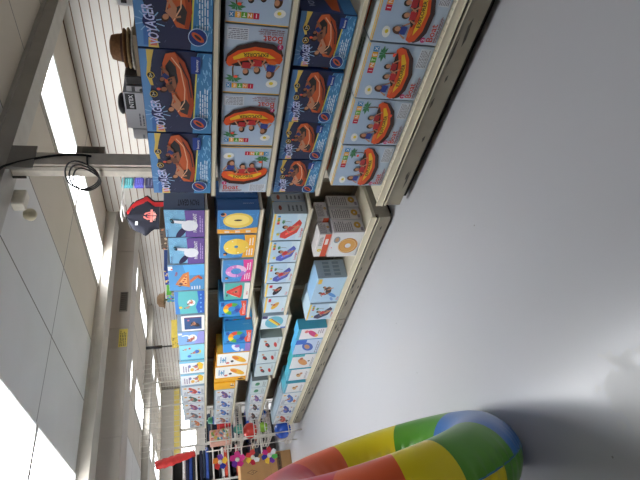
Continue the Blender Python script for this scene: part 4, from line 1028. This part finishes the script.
# ================================================================== RAINBOW RING standing on the floor
def rainbow():
    Rc, rt = .406, .134
    al, ti, le, ph, st = .303, .185, .825, -.495, math.radians(36)
    up = Vector((0, 0, 1))
    nrm = Vector((math.cos(al) * math.cos(ti), -math.sin(al) * math.cos(ti), math.sin(ti)))
    h = Vector((math.sin(al), math.cos(al), 0)); dn = h.cross(nrm)
    if dn.z > 0: dn = -dn
    e1 = math.cos(le) * dn - math.sin(le) * h; e2 = -math.cos(le) * h - math.sin(le) * dn
    c = Vector((.341, 1.915, 0))
    cols = dict(b=(58, 116, 186), g=(84, 152, 40), y=(230, 210, 30), o=(228, 100, 54), r=(210, 58, 70))
    M = {k: mat(v, .3, 0, .03, 3, 0, .1) for k, v in cols.items()}
    NT, NP = 288, 48
    def rad(th): return e1 * math.cos(th) + e2 * math.sin(th)
    vs = []
    for i in range(NT):
        th = 2 * PI * i / NT; ra = rad(th)
        for j in range(NP):
            p_ = 2 * PI * j / NP                   # 0 outer rim, 90 deg: the face turned to the aisle
            cp, sp = math.cos(p_), math.sin(p_)
            w = .0035 * math.sin(th * 72) * max(0, cp) ** 12 + .003 * math.sin(th * 36) * max(0, -cp) ** 10
            w += .0016 * math.sin(th * 24 + 1.3) * max(0, cp) ** 3
            vs.append(ra * (Rc + (rt + w) * cp) + nrm * ((rt + w) * sp))
    zmin = min(v.z for v in vs); c.z = .0008 - zmin
    def seg(g):
        for lim, k in ((-150, 'r'), (-115, 'o'), (-69, 'y'), (-26, 'g'), (35, 'b'), (62, 'g'), (81, 'y'), (106, 'o'), (200, 'r')):
            if g < lim: return k
        return 'r'
    mb = MB(); mb.v = [tuple(v + c) for v in vs]
    for i in range(NT):
        a = 2 * PI * (i + .5) / NT - ph
        a = (a + PI) % (2 * PI) - PI
        for j in range(NP):
            i2, j2 = (i + 1) % NT, (j + 1) % NP
            face = math.sin(2 * PI * (j + .5) / NP)
            k = seg(math.degrees(a)) if face > 0 else seg(math.degrees(a) + 18)
            mb.f.append([i * NP + j, i * NP + j2, i2 * NP + j2, i2 * NP + j])
            mb.m.append(mb.mi(M[k])); mb.sm.append(True)
    t = empty('inflatable_ring', (c.x, c.y, 0), 'huge rainbow striped inflatable ring standing upright on the grey floor', 'inflatable ring')
    mb.build('tube', t)
    sm = MB(); pts = []
    for i in range(216):
        th = 2 * PI * i / 216
        p = c + rad(th) * (Rc + rt + .0005 + .0012 * math.sin(th * 72)); p.z = max(p.z, .0032); pts.append(p)
    sm.tube(pts, .003, mat((70, 130, 160), .3, 0, .03, 3), 5, True); sm.build('welded_seam', t)
    vb = MB(); th = PI * .55 + PI; p = c + rad(th) * (Rc + rt * .5) - nrm * rt * .86
    vb.tube([p + nrm * .004, p - nrm * .014], [.012, .009], mat((230, 230, 230), .3), 12); vb.build('valve', t)
rainbow()

# ================================================================== light, world, camera
w = bpy.data.worlds.new('store_air'); bpy.context.scene.world = w; w.use_nodes = True
w.node_tree.nodes['Background'].inputs[0].default_value = (.9, .95, 1, 1); w.node_tree.nodes['Background'].inputs[1].default_value = .05

cam = bpy.data.cameras.new('camera'); co = bpy.data.objects.new('camera', cam); C.objects.link(co)
f = 472.0
cam.sensor_width = 36; cam.lens = f * 36 / 640; cam.clip_start = .02
d = Vector((204 - 320, -(637 - 240), -f)).normalized(); p = Vector((175 - 320, -(-364 - 240), -f)).normalized()
p = (p - d * p.dot(d)).normalized(); u = p.cross(d)
R = Matrix((p, d, u))                                           # rows: world X, Y, Z in camera space
co.matrix_world = Matrix.Translation((0, 0, 1.21)) @ R.to_4x4()
sc = bpy.context.scene; sc.camera = co
sc.view_settings.view_transform = 'Standard'; sc.view_settings.look = 'None'; sc.view_settings.gamma = 1
sc.view_settings.use_curve_mapping = False; sc.view_settings.exposure = 0.3
